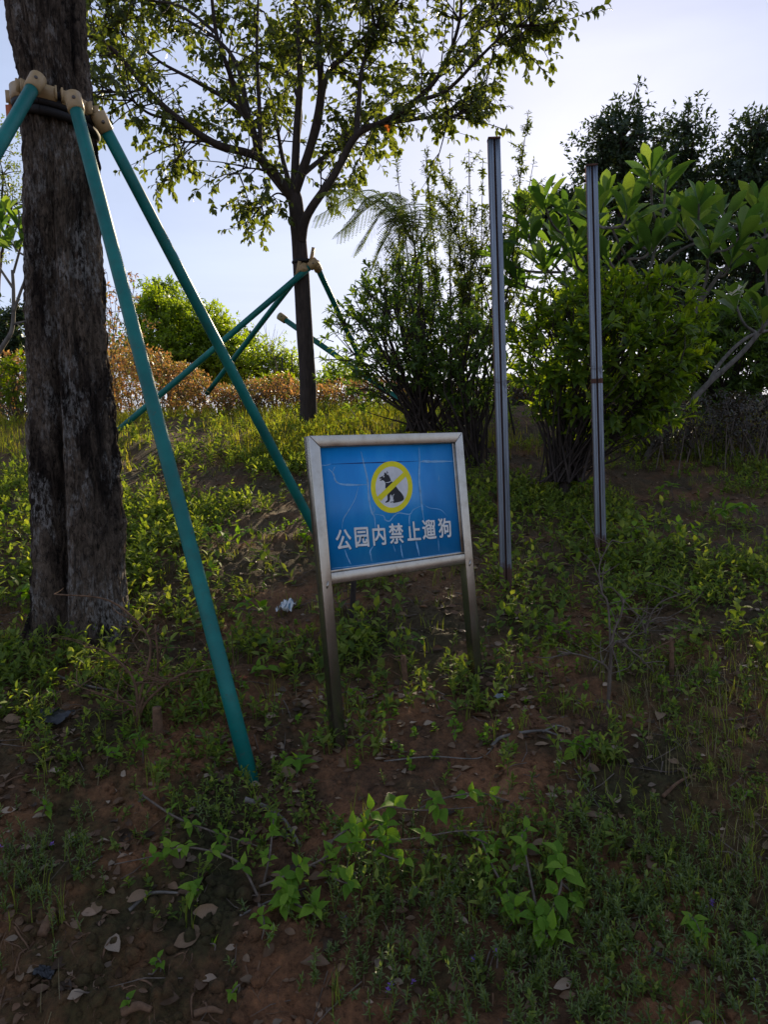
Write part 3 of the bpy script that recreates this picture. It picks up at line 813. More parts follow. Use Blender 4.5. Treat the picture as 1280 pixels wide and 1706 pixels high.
def sleeve(root, p, d, r, ln, mat, name='clamp_cup', bolts=True):
    d = unit(d); mb = MB()
    mb.tube(np.array([p + d * ln * .55, p + d * ln * .5, p - d * ln * .45, p - d * ln * .5]), [r * .8, r, r * .94, r * .7], 18, True)
    o = mb.build(name, mat, root, True)
    if bolts:
        side = unit(np.array([-p[0], -p[1], 0.1])); side = unit(side - d * (side @ d))
        bb = MB(); c = p + side * r * .96
        bb.tube(np.array([c - side * .004, c + side * .004]), .008 if r > .03 else .006, 8, True)
        b = bb.build('bolt', M['bolt'], root); b.parent = o; b.location = (0, 0, 0)
        for v in b.data.vertices: pass
        # part meshes are stored relative to the root; the cup sits at the root origin too
    return o

tc_ = np.array([np.interp(2.62 + 0, zg, cxs), tb[1], 0])
zb = at(95, 150, tb[1] - .15)[2]
cB = np.array([np.interp(zb, zg, cxs), tb[1], zb])
br = thing('tree_support', 'teal three-pole tree prop with tan collar clamps around the thick left trunk', 'tree support', cB)
Rb = float(np.interp(zb, zg, rr)) * 1.04
pA_t = at(62, 132, tb[1] - .23); pB_t = at(121, 162, tb[1] - .26); pC_t = at(163, 192, tb[1] - .04)
pB_b = gr(421, 1297, False) - np.array([0, 0, .04])
gC = gr(556, 930, False)
pA_b = np.array([-1.98, 2.95, 0.]); pA_b[2] = float(hgt(pA_b[0], pA_b[1])) - .05
v = pA_t - at(0, 240, 3.3)
pA_b = pA_t - v / v[2] * (pA_t[2] - float(hgt(-2.3, 2.9))) * 1.02
for a, b_ in ((pA_t, pA_b), (pB_t, pB_b), (pC_t, gC - np.array([0, 0, .05]))):
    pole_part(br, a, b_, .0285)
    d = unit(a - b_)
    sleeve(br, a - d * .035, d, .037, .085, M['clamp'])
# a fourth pole behind the trunk
pD_t = np.array([cB[0] - .1, tb[1] + Rb + .04, zb - .03]); pD_b = np.array([-2.03, 5.0, 0.]); pD_b[2] = float(hgt(pD_b[0], pD_b[1])) - .05
pole_part(br, pD_t, pD_b, .0285); sleeve(br, pD_t - unit(pD_t - pD_b) * .04, unit(pD_t - pD_b), .037, .085, M['clamp'], bolts=False)
# collar: rubber band, curved tan segments and their ears
a = np.linspace(0, 2 * PI, 49)
def ring_at(ang, rad, dz=0):
    tilt = -.055
    x = np.sin(ang) * rad; y = -np.cos(ang) * rad
    return np.stack([cB[0] + x, cB[1] + y, cB[2] + dz + x * tilt * 4.2 + 0 * y], -1)
mb = MB()
for dz in (-.09, -.05, -.015):
    mb.tube(ring_at(a, Rb + .004, dz), .020, 8)
mb.build('rubber_band', M['rubber'], br, True)
segs = [(-1.45, -.42), (-.30, .40), (.52, 1.15), (1.35, 2.6), (2.75, 3.7), (3.85, 4.7)]
for a0, a1 in segs:
    aa = np.linspace(a0, a1, 12); mb = MB()
    P0 = ring_at(aa, Rb + .012, -.045); P1 = ring_at(aa, Rb + .012, .018); Q0 = ring_at(aa, Rb + .026, -.045); Q1 = ring_at(aa, Rb + .026, .018)
    n = len(aa); V = np.vstack([P0, P1, Q1, Q0]); i = np.arange(n - 1)
    F = np.concatenate([np.stack([i + s * n, i + 1 + s * n, i + 1 + ((s + 1) % 4) * n, i + ((s + 1) % 4) * n], -1) for s in range(4)])
    mb.add(V, [F, np.array([[0, n, 2 * n, 3 * n]]), np.array([[n - 1, 4 * n - 1, 3 * n - 1, 2 * n - 1]])])
    seg = mb.build('collar_segment', M['clamp'], br)
    for ae, sg in ((a0, 1), (a1, -1)):
        e = ring_at(np.array([ae]), Rb + .035, -.012)[0]; o_ = unit(np.array([np.sin(ae), -np.cos(ae), 0]))
        rot = Matrix(np.stack([np.array([np.cos(ae), np.sin(ae), 0]), o_, [0, 0, 1]], -1).tolist())
        eb = MB(); eb.box(e, (.008, .035, .055), rot); ear = eb.build('ear', M['clamp'], br); ear.parent = seg
st = MB(); st.box(ring_at(np.array([-1.25]), Rb + .03, -.12)[0], (.03, .02, .11)); st.build('orange_strap', M['orange_strap'], br)

# ------------------------------------------------------------------ tree generator from limb paths
def limbs_from_px(paths, Y0, base_r):
    out = []
    for pts, yo, r0, r1 in paths:
        n = len(pts); Ys = Y0 + np.linspace(yo[0], yo[1], n)
        P = np.array([at(a, b, y) for (a, b), y in zip(pts, Ys)])
        out.append((smoothpath(P, 5 * n), np.linspace(r0, r1, 5 * n) * (.98 if yo != (0, 0) else 1)))
    return out

T2Y = 8.5
t2b = gr(514, 716, False); T2Y = t2b[1] if 7.8 < t2b[1] < 9.4 else 8.5
t2b = np.array([at(514, 716, T2Y)[0], T2Y, 0]); t2b[2] = float(hgt(t2b[0], t2b[1], False))
t2 = thing('camphor_tree', 'slender forked tree with a wide airy leafy crown behind the blue sign', 'tree', t2b)
LM = limbs_from_px([
    ([(514, 735), (513, 640), (508, 560), (501, 440), (494, 350), (488, 320)], (0, 0), .098, .080),
    ([(488, 335), (470, 305), (430, 262), (360, 240), (300, 200), (250, 155), (200, 95), (165, 65), (138, 60)], (0, -.9), .058, .010),
    ([(486, 330), (460, 300), (432, 262), (420, 215), (390, 175), (325, 135), (262, 100), (225, 60)], (.02, .8), .050, .010),
    ([(430, 262), (421, 215), (400, 170), (380, 115), (360, 55), (350, -30), (340, -110)], (.1, -.4), .042, .012),
    ([(421, 225), (412, 180), (395, 110), (362, 66), (300, 25), (250, -20)], (.1, 1.3), .036, .010),
    ([(434, 250), (432, 180), (428, 90), (430, 0), (435, -120)], (0, .9), .030, .010),
    ([(490, 325), (494, 225), (500, 125), (495, 50), (490, -60), (480, -150)], (.04, .5), .052, .014),
    ([(492, 320), (520, 235), (535, 150), (530, 65), (535, -50), (540, -150)], (-.03, -.9), .055, .014),
    ([(500, 290), (528, 215), (545, 125), (585, 85), (635, 35), (680, -20)], (0, .4), .045, .012),
    ([(502, 400), (507, 372), (520, 345), (555, 295), (595, 225), (640, 203), (690, 170), (735, 120), (765, 40), (770, -40)], (-.04, -.8), .058, .012),
    ([(594, 228), (598, 170), (604, 110), (628, 45), (640, -30)], (-.25, .3), .034, .010),
    ([(640, 205), (700, 197), (762, 192), (800, 160)], (-.3, .5), .026, .008),
    ([(505, 290), (540, 262), (575, 240), (610, 205), (660, 150)], (.02, 1.6), .032, .010),
    ([(690, 170), (745, 150), (800, 95), (850, 50), (890, 40)], (-.5, -1.0), .024, .008),
    ([(735, 120), (790, 60), (830, 10), (860, -60)], (-.6, .6), .022, .008),
    ([(486, 320), (470, 260), (460, 200), (450, 150)], (0, 1.6), .034, .010),
    ([(300, 200), (250, 190), (210, 160), (170, 150)], (-.45, -1.4), .018, .006),
    ([(360, 240), (330, 235), (290, 240)], (-.3, -.2), .016, .006),
    ([(360, 55), (300, 10), (240, 0), (180, -10)], (-.2, .9), .020, .007),
    ([(262, 100), (210, 60), (170, 20)], (.75, .4), .014, .006),
    ([(490, 260), (500, 180), (470, 100), (440, 20)], (.1, 2.0), .03, .010),
    ([(482, 330), (462, 322), (445, 335), (436, 345)], (0, -.3), .012, .005),
    ([(512, 362), (528, 332), (535, 305), (532, 280)], (0, .4), .012, .005),
    ([(470, 300), (440, 285), (410, 280), (398, 290)], (0, -.5), .012, .005),
], T2Y, .1)
lo = limb_mb = MB()
trunk = MB(); trunk.tube(LM[0][0], LM[0][1] * (1 + .03 * vnoise(np.c_[np.arange(30) * .8, np.zeros(30), np.zeros(30)])), 16); trunk.build('trunk', M['bark'], t2, True)
tw = MB(); TP = []; TD = []
for li, (P, r) in enumerate(LM[1:]):
    lb = MB(); lb.tube(P, r, 9); lb.build('limb', M['bark'], t2, True)
    n = len(P)
    if li in (6, 7, 8, 9, 10, 11, 12, 13): nb = 31
    elif li in (0, 1, 15, 16): nb = 18
    elif li > 19: nb = 9
    else: nb = 22
    for q in range(nb):
        f = rng.uniform(.42, 1.0); k = min(n - 1, int(f * n))
        b_ = P[k]; tdir = unit(P[min(n - 1, k + 1)] - P[k - 1])
        d = unit(tdir * .55 + rdir(1)[0] * .95 + np.array([0, 0, .05]))
        e = b_ + d * rng.uniform(.25, .75) * (1.15 - .3 * f)
        pth = smoothpath([b_, (b_ + e) / 2 + rdir(1)[0] * .05, e], 5)
        tw.tube(pth, np.linspace(.009, .003, 5), 4)
        TP.append(e); TD.append(unit(e - pth[-2]))
        for s in range(rng.integers(3, 6)):
            kk = rng.integers(1, 5); d2 = unit(d + rdir(1)[0] * 1.0 + np.array([0, 0, -.1])); e2 = pth[kk] + d2 * rng.uniform(.10, .30)
            tw.tube(np.array([pth[kk], e2]), np.array([.004, .002]), 3)
            TP.append(e2); TD.append(d2)
tw.build('twigs', M['bark'], t2)['kind'] = 'stuff'
foliage(t2, sprigs(np.array(TP), np.array(TD), 6, .088, .62, .15, 1.0, .6), M['leaf_camphor'], 300, 'mid', 'ovate', rest='crown')

leaf_objs(t2, np.array([at(645, 205, T2Y - .4)]), np.array([[.1, -.2, -1.]]), np.array([[0, -1., .2]]), .10, .07, M['petal_orange'], 'ovate', 'orange_leaf')

# props of the second tree
c2 = at(505, 440, T2Y)
b2 = thing('tree_support', 'thin teal tree prop clamped to the slender tree behind the sign', 'tree support', c2)
tj = at(524, 438, T2Y - .13)
gl = gr(184, 728, False); pole_part(b2, tj, gl, .034)
tj2 = at(506, 447, T2Y + .02 - .16); e2 = at(345, 655, T2Y + 1.6); pole_part(b2, tj2, e2, .033)
tj3 = at(527, 442, T2Y + .10); e3 = at(606, 610, T2Y + 1.3); pole_part(b2, tj3, e3, .033)
for p, q in ((tj, gl), (tj2, e2), (tj3, e3)):
    d = unit(p - q); sleeve(b2, p - d * .02, d, .050, .11, M['clamp'])
mb = MB(); aa = np.linspace(0, 2 * PI, 25)
mb.tube(np.stack([c2[0] + .105 * np.cos(aa), c2[1] + .105 * np.sin(aa), c2[2] + .02 + 0 * aa], -1), .022, 6); mb.build('rubber_band', M['rubber'], b2, True)
for p in (at(497, 448, T2Y - .12), at(520, 425, T2Y - .09)):
    mb = MB(); mb.box(p, (.035, .05, .16), Matrix.Rotation(.25, 3, 'Y')); bo = mb.build('collar_segment', M['clamp'], b2)
l0, l1 = at(471, 530, T2Y + .55), at(748, 722, T2Y - .4)
l1[2] = float(hgt(l1[0], l1[1], False)) - .03
lp = thing('loose_prop_pole', 'loose teal prop pole slanting behind the slender trunk into the bushes', 'pole', l1)
pole_part(lp, l0, l1, .033); sleeve(lp, l0, unit(l0 - l1), .047, .11, M['clamp'])
# ------------------------------------------------------------------ shrubs and trees
def ellip_tips(c, rad, n, lump=.28, inner=.35, seed=0, low=-1.0):
    d = rdir(n * 2); d = d[d[:, 2] > low][:n]
    s = 1 + lump * fbm(d * 2.2 + seed * 7.1, 3, seed)
    t = rng.uniform(inner, 1, len(d)) ** .5
    return c + d * np.asarray(rad) * (s * t)[:, None], d

def stems_to(mb, base, tips, r0, r1, bend=.12, k=4, n=7, rise=.3):
    for e in tips:
        ln = np.linalg.norm(e - base)
        m = base + (e - base) * rng.uniform(.35, .6) + np.array([0, 0, rise * ln * .3]) + rng.normal(size=3) * bend * ln * .5
        m2 = m + (e - m) * .5 + rng.normal(size=3) * bend * ln * .3
        mb.tube(smoothpath([base + rng.normal(size=3) * [.07, .07, .0], m, m2, e], n), np.linspace(r0, r1, n) * rng.uniform(.7, 1.2), k)

def bush(name, label, cat, base, c, rad, n_sprig, nl, L, mat, n_ind=0, ratio=.42, n_stem=30, r0=.012, stem_mat='twig', trunk=None, seed=1, inner=.3, lump=.28, low=-1.0, group=None, tm='mid', up=.4, spread=.9, droop=.1, along=.08, twigs=True, keep=None):
    root = thing(name, label, cat, base, group)
    P, d = ellip_tips(np.asarray(c), rad, n_sprig, lump, inner, seed, low)
    if keep is not None:
        kk = keep(P); P, d = P[kk], d[kk]
    P[:, 2] = np.maximum(P[:, 2], hgt(P[:, 0], P[:, 1], False) + .05)
    D = unit(d * np.array([1, 1, .8]) + np.array([0, 0, up]) + rng.normal(size=d.shape) * .3)
    st = MB()
    b = np.asarray(base, float)
    if trunk:
        tt = b + np.array(trunk[0])
        tb_ = MB(); tb_.tube(smoothpath([b - [0, 0, .1], (b + tt) / 2 + rng.normal(size=3) * .02, tt], 8), np.linspace(trunk[1], trunk[1] * .7, 8), 9); tb_.build('trunk', M['bark'], root, True)
        b = tt
    else: b = b - np.array([0, 0, .05])
    ends = P[rng.choice(len(P), min(n_stem, len(P)), replace=False)]
    stems_to(st, b, ends, r0, r0 * .3)
    if twigs:
        # short twigs that carry the leaves
        Q = P - D * rng.uniform(.12, .3, len(P))[:, None] * (np.mean(rad) ** .5)
        for a, e in zip(Q, P): st.tube(np.array([a, e]), np.array([.0045, .002]) * (1 + np.mean(rad) * .3), 3)
    o = st.build('stems', M[stem_mat], root); o['kind'] = 'stuff'
    foliage(root, sprigs(P, D, nl, L, ratio, along, spread, droop), M[mat], n_ind, tm, 'ovate')
    return root

def gpt(px, py, Y):
    p = at(px, py, Y); p[2] = float(hgt(p[0], p[1], False)); return p

# hedge along the crest
hb = gpt(330, 700, 11.2)
hedge = thing('crest_hedge', 'low sunlit hedge of reddish brown leaves along the top of the slope', 'hedge', hb)
n = 6500
x = rng.uniform(-6.5, 3.2, n); y = 11.2 + rng.normal(0, .34, n) + .25 * np.sin(x)
hh = np.interp(x, [-6.5, -4.5, -3.6, -2.9, -2.2, 3.2], [.92, .98, 1.02, .76, .52, .42]) * (1 + .26 * fbm(np.stack([x * 1.9, y * .8, y * 0], -1), 3, 3))
z = hgt(x, y, False) + hh * rng.uniform(.0, 1, n) ** .85
P = np.stack([x, y, z], -1); D = unit(np.stack([rng.normal(0, .7, n), rng.normal(-.1, .7, n), rng.uniform(.0, 1.2, n)], -1))
st = MB()
for q in range(600):
    a = P[q].copy(); g = np.array([a[0] + rng.normal(0, .15), a[1] + rng.normal(0, .08), float(hgt(a[0], a[1], False))])
    st.tube(smoothpath([g, (g + a) / 2 + rng.normal(size=3) * .04, a], 4), np.linspace(.008, .003, 4), 3)
st.build('stems', M['twig'], hedge)['kind'] = 'stuff'
foliage(hedge, sprigs(P, D, 7, .062, .50, .14, 1.0, 0.1), M['leaf_hedge'], 0, 'lo')

# dark hedge on the right
hb = gpt(1210, 790, 7.0)
hedge = thing('dark_hedge', 'low dark brownish hedge in the shade at the right edge', 'hedge', hb)
n = 1500
x = rng.uniform(2.35, 5.2, n); y = 7.0 + rng.normal(0, .28, n)
z = hgt(x, y, False) + (.50 + .07 * vnoise(np.stack([x * 2, y, y], -1), 8)) * rng.uniform(.05, 1, n) ** .6
P = np.stack([x, y, z], -1); D = unit(np.stack([rng.normal(0, .7, n), rng.normal(-.3, .6, n), rng.uniform(.1, 1, n)], -1))
st = MB()
for q in range(260):
    a = P[q].copy(); g = np.array([a[0] + rng.normal(0, .12), a[1] + rng.normal(0, .06), float(hgt(a[0], a[1], False))])
    st.tube(np.array([g, a]), np.array([.007, .003]), 3)
st.build('stems', M['twig'], hedge)['kind'] = 'stuff'
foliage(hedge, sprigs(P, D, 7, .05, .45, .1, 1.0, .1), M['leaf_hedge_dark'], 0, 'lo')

# round shrub under the posts
Ys = 5.85
sb = gpt(938, 828, Ys)
def keep_round(P):
    q = proj(P)
    # bare lower left side, where the stems show
    return ~((q[:, 0] < 930) & (q[:, 1] > 560) & (rng.uniform(size=len(P)) < .5)) & ~((q[:, 1] > 640) & (q[:, 0] < 1060) & (rng.uniform(size=len(P)) < .35))
shr = bush('round_shrub', 'rounded yellow-green shrub with many thin stems behind the two steel posts', 'shrub', sb, at(1000, 596, Ys), (.76, .62, .66), 980, 8, .100, 'leaf_shrub', 300, .42, 110, .009, 'bark', ((.0, 0, .14), .055), 4, .42, .26, -1, up=.5, keep=keep_round)

# dense dark bush left of the posts
Yd = 7.1
db = gpt(702, 716, Yd)
bush('dark_bush', 'dense dark green bush with a short thick trunk just behind the sign', 'bush', db, at(665, 565, Yd), (.66, .6, .74), 430, 7, .086, 'leaf_dark', 250, .40, 60, .011, 'bark', ((.02, 0, .30), .055), 5, .25, .34, -.85, up=.5)
bush('dark_bush', 'small leafy bush between the dark bush and the tall steel post', 'bush', gpt(790, 735, 6.9), at(775, 610, 6.9), (.36, .4, .55), 200, 7, .085, 'leaf_dark', 120, .4, 40, .010, 'bark', None, 6, .3, .25, -.9, up=.6)

# tall wispy shrub with upright stems
Yw = 8.0
wb = gpt(760, 712, Yw)
wr_ = thing('wispy_shrub', 'tall loose shrub of thin upright stems with small leaves against the sky', 'shrub', wb)
st = MB(); WP = []; WD = []
tops = [(660, 270), (690, 300), (715, 235), (735, 260), (755, 250), (775, 280), (800, 255), (845, 300), (868, 225), (885, 185), (892, 260), (905, 330), (640, 380), (655, 340), (625, 420), (830, 300), (700, 330), (745, 310), (780, 330), (860, 330), (820, 350), (670, 400), (710, 390), (760, 380), (800, 400), (640, 450), (610, 470), (735, 290), (880, 300), (850, 380), (690, 450), (730, 430), (770, 440), (900, 400), (930, 420), (815, 440), (660, 480), (720, 270), (765, 300), (785, 245)]
for (a, b) in tops:
    yo = rng.uniform(-.6, .9)
    e = at(a + rng.normal(0, 8), b + rng.normal(0, 8), Yw + yo)
    b0 = wb + np.array([rng.normal(0, .22), rng.normal(0, .15), -.05])
    m = b0 + (e - b0) * .5 + np.array([(e[0] - b0[0]) * .18 + rng.normal(0, .08), rng.normal(0, .08), .12])
    pth = smoothpath([b0, m, e], 16)
    st.tube(pth, np.linspace(.012, .0025, 16), 4)
    for s in range(rng.integers(10, 17)):
        k = rng.integers(5, 15); d = unit(unit(pth[k + 1] - pth[k]) * .9 + rdir(1)[0] * .8); l = rng.uniform(.12, .5) * (1.1 - k / 22)
        e2 = pth[k] + d * l
        st.tube(np.array([pth[k], pth[k] + d * l * .5 + [0, 0, .01], e2]), np.array([.004, .003, .0015]), 3)
        for f in np.arange(.25, 1.01, .25): WP.append(pth[k] + d * l * f); WD.append(d)
    for k in range(6, 16): WP.append(pth[k]); WD.append(unit(pth[k] - pth[k - 1]))
st.build('stems', M['bark'], wr_)['kind'] = 'stuff'
foliage(wr_, sprigs(np.array(WP), np.array(WD), 7, .058, .36, .07, 1.0, .35), M['leaf_wisp'], 0, 'mid')

# feathery sapling with drooping fronds
Yf = 7.6
fb = gpt(705, 716, Yf)
fe = thing('feathery_sapling', 'sapling with drooping feathery fronds beside the slender tree', 'sapling', fb)
st = MB(); top = at(690, 400, Yf)
st.tube(smoothpath([fb - [0, 0, .05], (fb + top) / 2 + [.05, 0, 0], top], 12), np.linspace(.022, .010, 12), 6)
st.build('stem', M['bark'], fe, True)
fronds = [((690, 400), (620, 318), (532, 358), -.2), ((690, 402), (640, 335), (568, 385), .2), ((688, 410), (650, 345), (600, 405), -.35), ((690, 405), (680, 340), (640, 400), -.4), ((690, 400), (600, 322), (545, 320), .4), ((692, 405), (700, 350), (668, 420), -.5), ((690, 400), (655, 325), (645, 325), .5), ((690, 410), (730, 360), (760, 420), .1), ((690, 405), (625, 330), (578, 372), -.1), ((690, 408), (660, 360), (622, 440), -.3), ((690, 408), (675, 360), (655, 450), -.45), ]
fbm_ = MB()
for a, m, e, yo in fronds:
    pth = smoothpath([at(*a, Yf), at(*m, Yf + yo * .6), at(*e, Yf + yo)], 22)
    rb = MB(); rb.tube(pth, np.linspace(.007, .0025, 22), 4); fr = rb.build('frond', M['twig'], fe)
    PP = []; DD = []; NN = []
    for k in range(4, 22):
        t = unit(pth[k] - pth[k - 1]); sd = unit(np.cross(t, [0, 0, 1]))
        for s in (-1, 1):
            pl = .17 * math.sin(PI * (k - 2) / 22) + .05
            dd = unit(sd * s + t * .55 + np.array([0, 0, -.35]))
            for f in np.linspace(.1, 1, 13):
                for s2 in (-1, 1):
                    PP.append(pth[k] + dd * pl * f + np.array([0, 0, -.03 * f * f])); DD.append(unit(np.cross(dd, [0, 0, 1]) * s2 + dd * .5)); NN.append([0, 0, 1])
    mb = MB(); leaf_batch(mb, np.array(PP), np.array(DD), np.array(NN, float), .034, .012, 'lo')
    o = mb.build('leaflets', M['leaf_feather'], fe); o.parent = fr; o['kind'] = 'stuff'

# frangipani: thick forked branches that end in rosettes of long leaves
def frangipani(label, base, segs, rosettes, Y, L, nl, n_ind, name='frangipani_tree'):
    root = thing(name, label, 'tree', base)
    allp = []
    for pts, yo, r0, r1 in segs:
        n = len(pts); P = np.array([at(a, b, Y + q) for (a, b), q in zip(pts, np.linspace(yo[0], yo[1], n))])
        pth = smoothpath(P, 6 * n); allp.append(pth)
        mb = MB(); mb.tube(pth, np.linspace(r0, r1, 6 * n) * .62, 9); mb.build('branch', M['bark_grey'], root, True)
    AP = np.concatenate([p[len(p) // 2:] for p in allp])
    PP, DD = [], []
    st = MB()
    for (a, b, yo) in rosettes:
        e = at(a, b, Y + yo)
        dist = np.linalg.norm(AP - e, axis=1) + np.where(AP[:, 2] > e[2] - .12, 1.5, 0)
        s = AP[np.argmin(dist)]
        m = s + (e - s) * .5 + np.array([(e[0] - s[0]) * .12, 0, -.06])
        pth = smoothpath([s, m, e], 8); st.tube(pth, np.linspace(.014, .010, 8), 7)
        PP.append(e); DD.append(unit(unit(e - pth[-3]) + np.array([0, -.15, .8])))
    st.build('twig_branches', M['bark_grey'], root, True)['kind'] = 'stuff'
    A = sprigs(np.array(PP), np.array(DD), nl, L, .33, .16, .80, .05, .16)
    foliage(root, A, M['leaf_plumeria'], n_ind, 'long', 'long')
    return root, PP, DD
Yp = 7.0
pb = gpt(1068, 772, Yp)
seg = [([(1068, 780), (1095, 735), (1140, 685), (1180, 640), (1235, 590), (1290, 525)], (0, -.1), .055, .030),
       ([(1180, 640), (1205, 600), (1250, 560), (1310, 545)], (0, .4), .030, .022),
       ([(1100, 728), (1108, 660), (1150, 580), (1160, 520), (1215, 440), (1290, 385)], (0, .3), .040, .022),
       ([(1085, 750), (1050, 650), (1040, 560), (1080, 460), (1100, 385)], (.1, .5), .040, .020),
       ([(1060, 640), (1020, 540), (985, 460), (960, 400)], (.2, .7), .032, .018),
       ([(1020, 540), (950, 470), (905, 420)], (.4, .9), .026, .016),
       ([(1080, 470), (1130, 420), (1200, 390), (1270, 360)], (.4, .2), .026, .018),
       ([(1150, 580), (1090, 500), (1040, 420), (1020, 380)], (.1, -.2), .028, .016),
       ([(1160, 520), (1180, 450), (1170, 380)], (.2, .0), .026, .016)]
ros = [(905, 335, .3), (945, 350, .8), (835, 425, .6), (880, 390, .3), (985, 350, 0), (1010, 330, .6), (1085, 285, .1), (1110, 300, .5), (1165, 340, -.2), (1050, 345, -.3), (1205, 350, .4), (1240, 385, -.1), (1275, 430, -.2), (1185, 405, -.3), (1095, 400, -.2), (955, 415, .2), (905, 440, .1), (1010, 425, -.1), (1150, 470, .5), (1275, 520, -.2), (1225, 500, .4), (860, 470, .7), (1275, 370, .3), (925, 390, 1.0), (1140, 380, .2), (1120, 345, .9), (1220, 430, .1), (975, 470, .6), (1045, 480, .7), (1262, 345, .7), (1060, 390, .5), (1000, 390, .9), (1190, 365, .8), (870, 350, .9)]
_, RP, RD = frangipani('large frangipani with long glossy leaves and pale forked branches behind the round shrub', pb, seg, ros, Yp, .36, 10, 300)
for (a_, b_) in ((1041, 486), (1222, 488), (1233, 480)):
    c_ = at(a_, b_, Yp - .35); A = sprigs(np.array([c_]), np.array([[.1, -.4, 1.]]), 6, .07, .5, .03, 1.1, 0)
    leaf_objs(_, *A, M['petal_white'], 'mid', 'petal')
seg = [([(-40, 640), (5, 575), (20, 545), (22, 490), (20, 450)], (0, 0), .05, .028), ([(22, 520), (40, 470), (60, 430), (75, 400)], (0, -.2), .03, .018), ([(21, 480), (-10, 430), (-25, 380)], (0, .2), .026, .016), ([(22, 455), (35, 400), (30, 350)], (0, 0), .024, .016), ([(23, 540), (60, 530), (110, 510)], (0, .2), .024, .014)]
ros = [(30, 372, 0), (75, 385, .2), (0, 370, .1), (15, 400, -.2), (50, 400, -.1), (-30, 380, .2), (62, 360, .3), (110, 500, .2), (10, 350, .3)]
frangipani('pale-stemmed frangipani at the left edge, partly hidden by the thick trunk', gpt(-40, 660, 9.3), seg, ros, 9.3, .30, 10, 80)

# background trees
def bg_tree(name, label, px, py_base, Y, blobs, L, mat, n_ind=0, group=None, trunk_r=.12, seed=3, nl=6, dens=1.0, ratio=.5):
    """blobs: crown masses (px, py, rx_px, ry_px, dY)"""
    base = at(px, py_base, Y); base[2] = float(hgt(base[0], base[1], False))
    root = thing(name, label, 'tree', base, group)
    mb = MB(); k = Y / 1280.
    cs = []
    PP, DD = [], []
    for bi, (a, b, rx, ry, dy) in enumerate(blobs):
        c = at(a, b, Y + dy); cs.append(c)
        n = int(dens * 30 * (rx * ry) / 400)
        P, d = ellip_tips(c, (rx * k, (rx + ry) / 2 * k, ry * k), n, .5, .25, seed + bi)
        PP.append(P); DD.append(unit(d + np.array([0, 0, .3]) + rng.normal(size=d.shape) * .4))
    fork = base + (np.mean(cs, 0) - base) * .45; fork[:2] = base[:2] + (np.mean(cs, 0)[:2] - base[:2]) * .3
    mb.tube(smoothpath([base - [0, 0, .3], (base + fork) / 2 + rng.normal(size=3) * .1, fork], 8), np.linspace(trunk_r, trunk_r * .7, 8), 8)
    mb.build('trunk', M['bark'], root, True)
    lb = MB()
    for c, P in zip(cs, PP):
        lb.tube(smoothpath([fork, (fork + c) / 2 + rng.normal(size=3) * .05 * Y / 10, c], 8), np.linspace(trunk_r * .6, trunk_r * .2, 8), 6)
        for e in P[:max(6, len(P) // 12)]:
            lb.tube(smoothpath([c, (c + e) / 2 + [0, 0, .03], e], 4), np.linspace(trunk_r * .18, trunk_r * .05, 4), 3)
    lb.build('limbs', M['bark'], root)['kind'] = 'stuff'
    foliage(root, sprigs(np.concatenate(PP), np.concatenate(DD), nl, L, ratio, L * 1.2, 1.0, .15), M[mat], n_ind, 'lo', rest='crown')
    return root

# dark tall trees that hide the sun
g = 'dark trees far behind the frangipani'
bg_tree('tall_dark_tree', 'tall dark tree with a rounded leafy top left of its neighbours', 1020, 640, 55, [(1035, 230, 75, 62, 0), (1010, 290, 50, 50, .5), (1060, 340, 80, 70, 0), (1040, 450, 110, 90, 1), (975, 400, 40, 60, 0), (1000, 530, 90, 70, 0), (912, 362, 44, 46, 0), (950, 340, 40, 40, 0)], .46, 'leaf_far_dark', 0, g, .5, 3, 6, 1.6)  # leftmost crown mass added, hidden behind the shrubs, to shade the foreground
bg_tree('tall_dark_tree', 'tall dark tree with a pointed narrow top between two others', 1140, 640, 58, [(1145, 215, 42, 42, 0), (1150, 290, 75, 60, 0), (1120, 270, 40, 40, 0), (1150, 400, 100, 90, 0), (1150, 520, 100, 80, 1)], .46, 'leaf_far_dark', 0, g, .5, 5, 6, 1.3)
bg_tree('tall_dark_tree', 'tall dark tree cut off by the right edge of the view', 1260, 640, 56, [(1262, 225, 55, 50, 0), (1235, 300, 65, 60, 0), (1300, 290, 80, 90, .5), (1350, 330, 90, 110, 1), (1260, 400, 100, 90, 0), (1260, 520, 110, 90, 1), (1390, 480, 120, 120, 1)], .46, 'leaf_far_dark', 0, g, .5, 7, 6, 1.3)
# green shrub at right, behind the frangipani trunk
bush('broad_shrub', 'broad deep green shrub under the frangipani at the right edge', 'shrub', gpt(1215, 715, 8.6), at(1215, 590, 8.6), (.72, .55, .66), 700, 8, .10, 'leaf_dark', 120, .38, 40, .014, 'bark', None, 9, .4, .2, -.9, up=.3)
bush('broad_shrub', 'dark green shrub low behind the round shrub on the crest', 'shrub', gpt(1100, 700, 10.5), at(1100, 640, 10.5), (1.1, .5, .55), 420, 7, .10, 'leaf_dark', 0, .4, 30, .014, 'bark', None, 10, .4, .2, -.9, tm='lo')
bush('broad_shrub', 'shaded brownish shrub low on the crest behind the steel posts', 'shrub', gpt(880, 700, 10.8), at(880, 665, 10.8), (1.3, .45, .40), 420, 7, .07, 'leaf_hedge_dark', 0, .4, 60, .010, 'twig', None, 12, .3, .2, -.9, tm='lo')
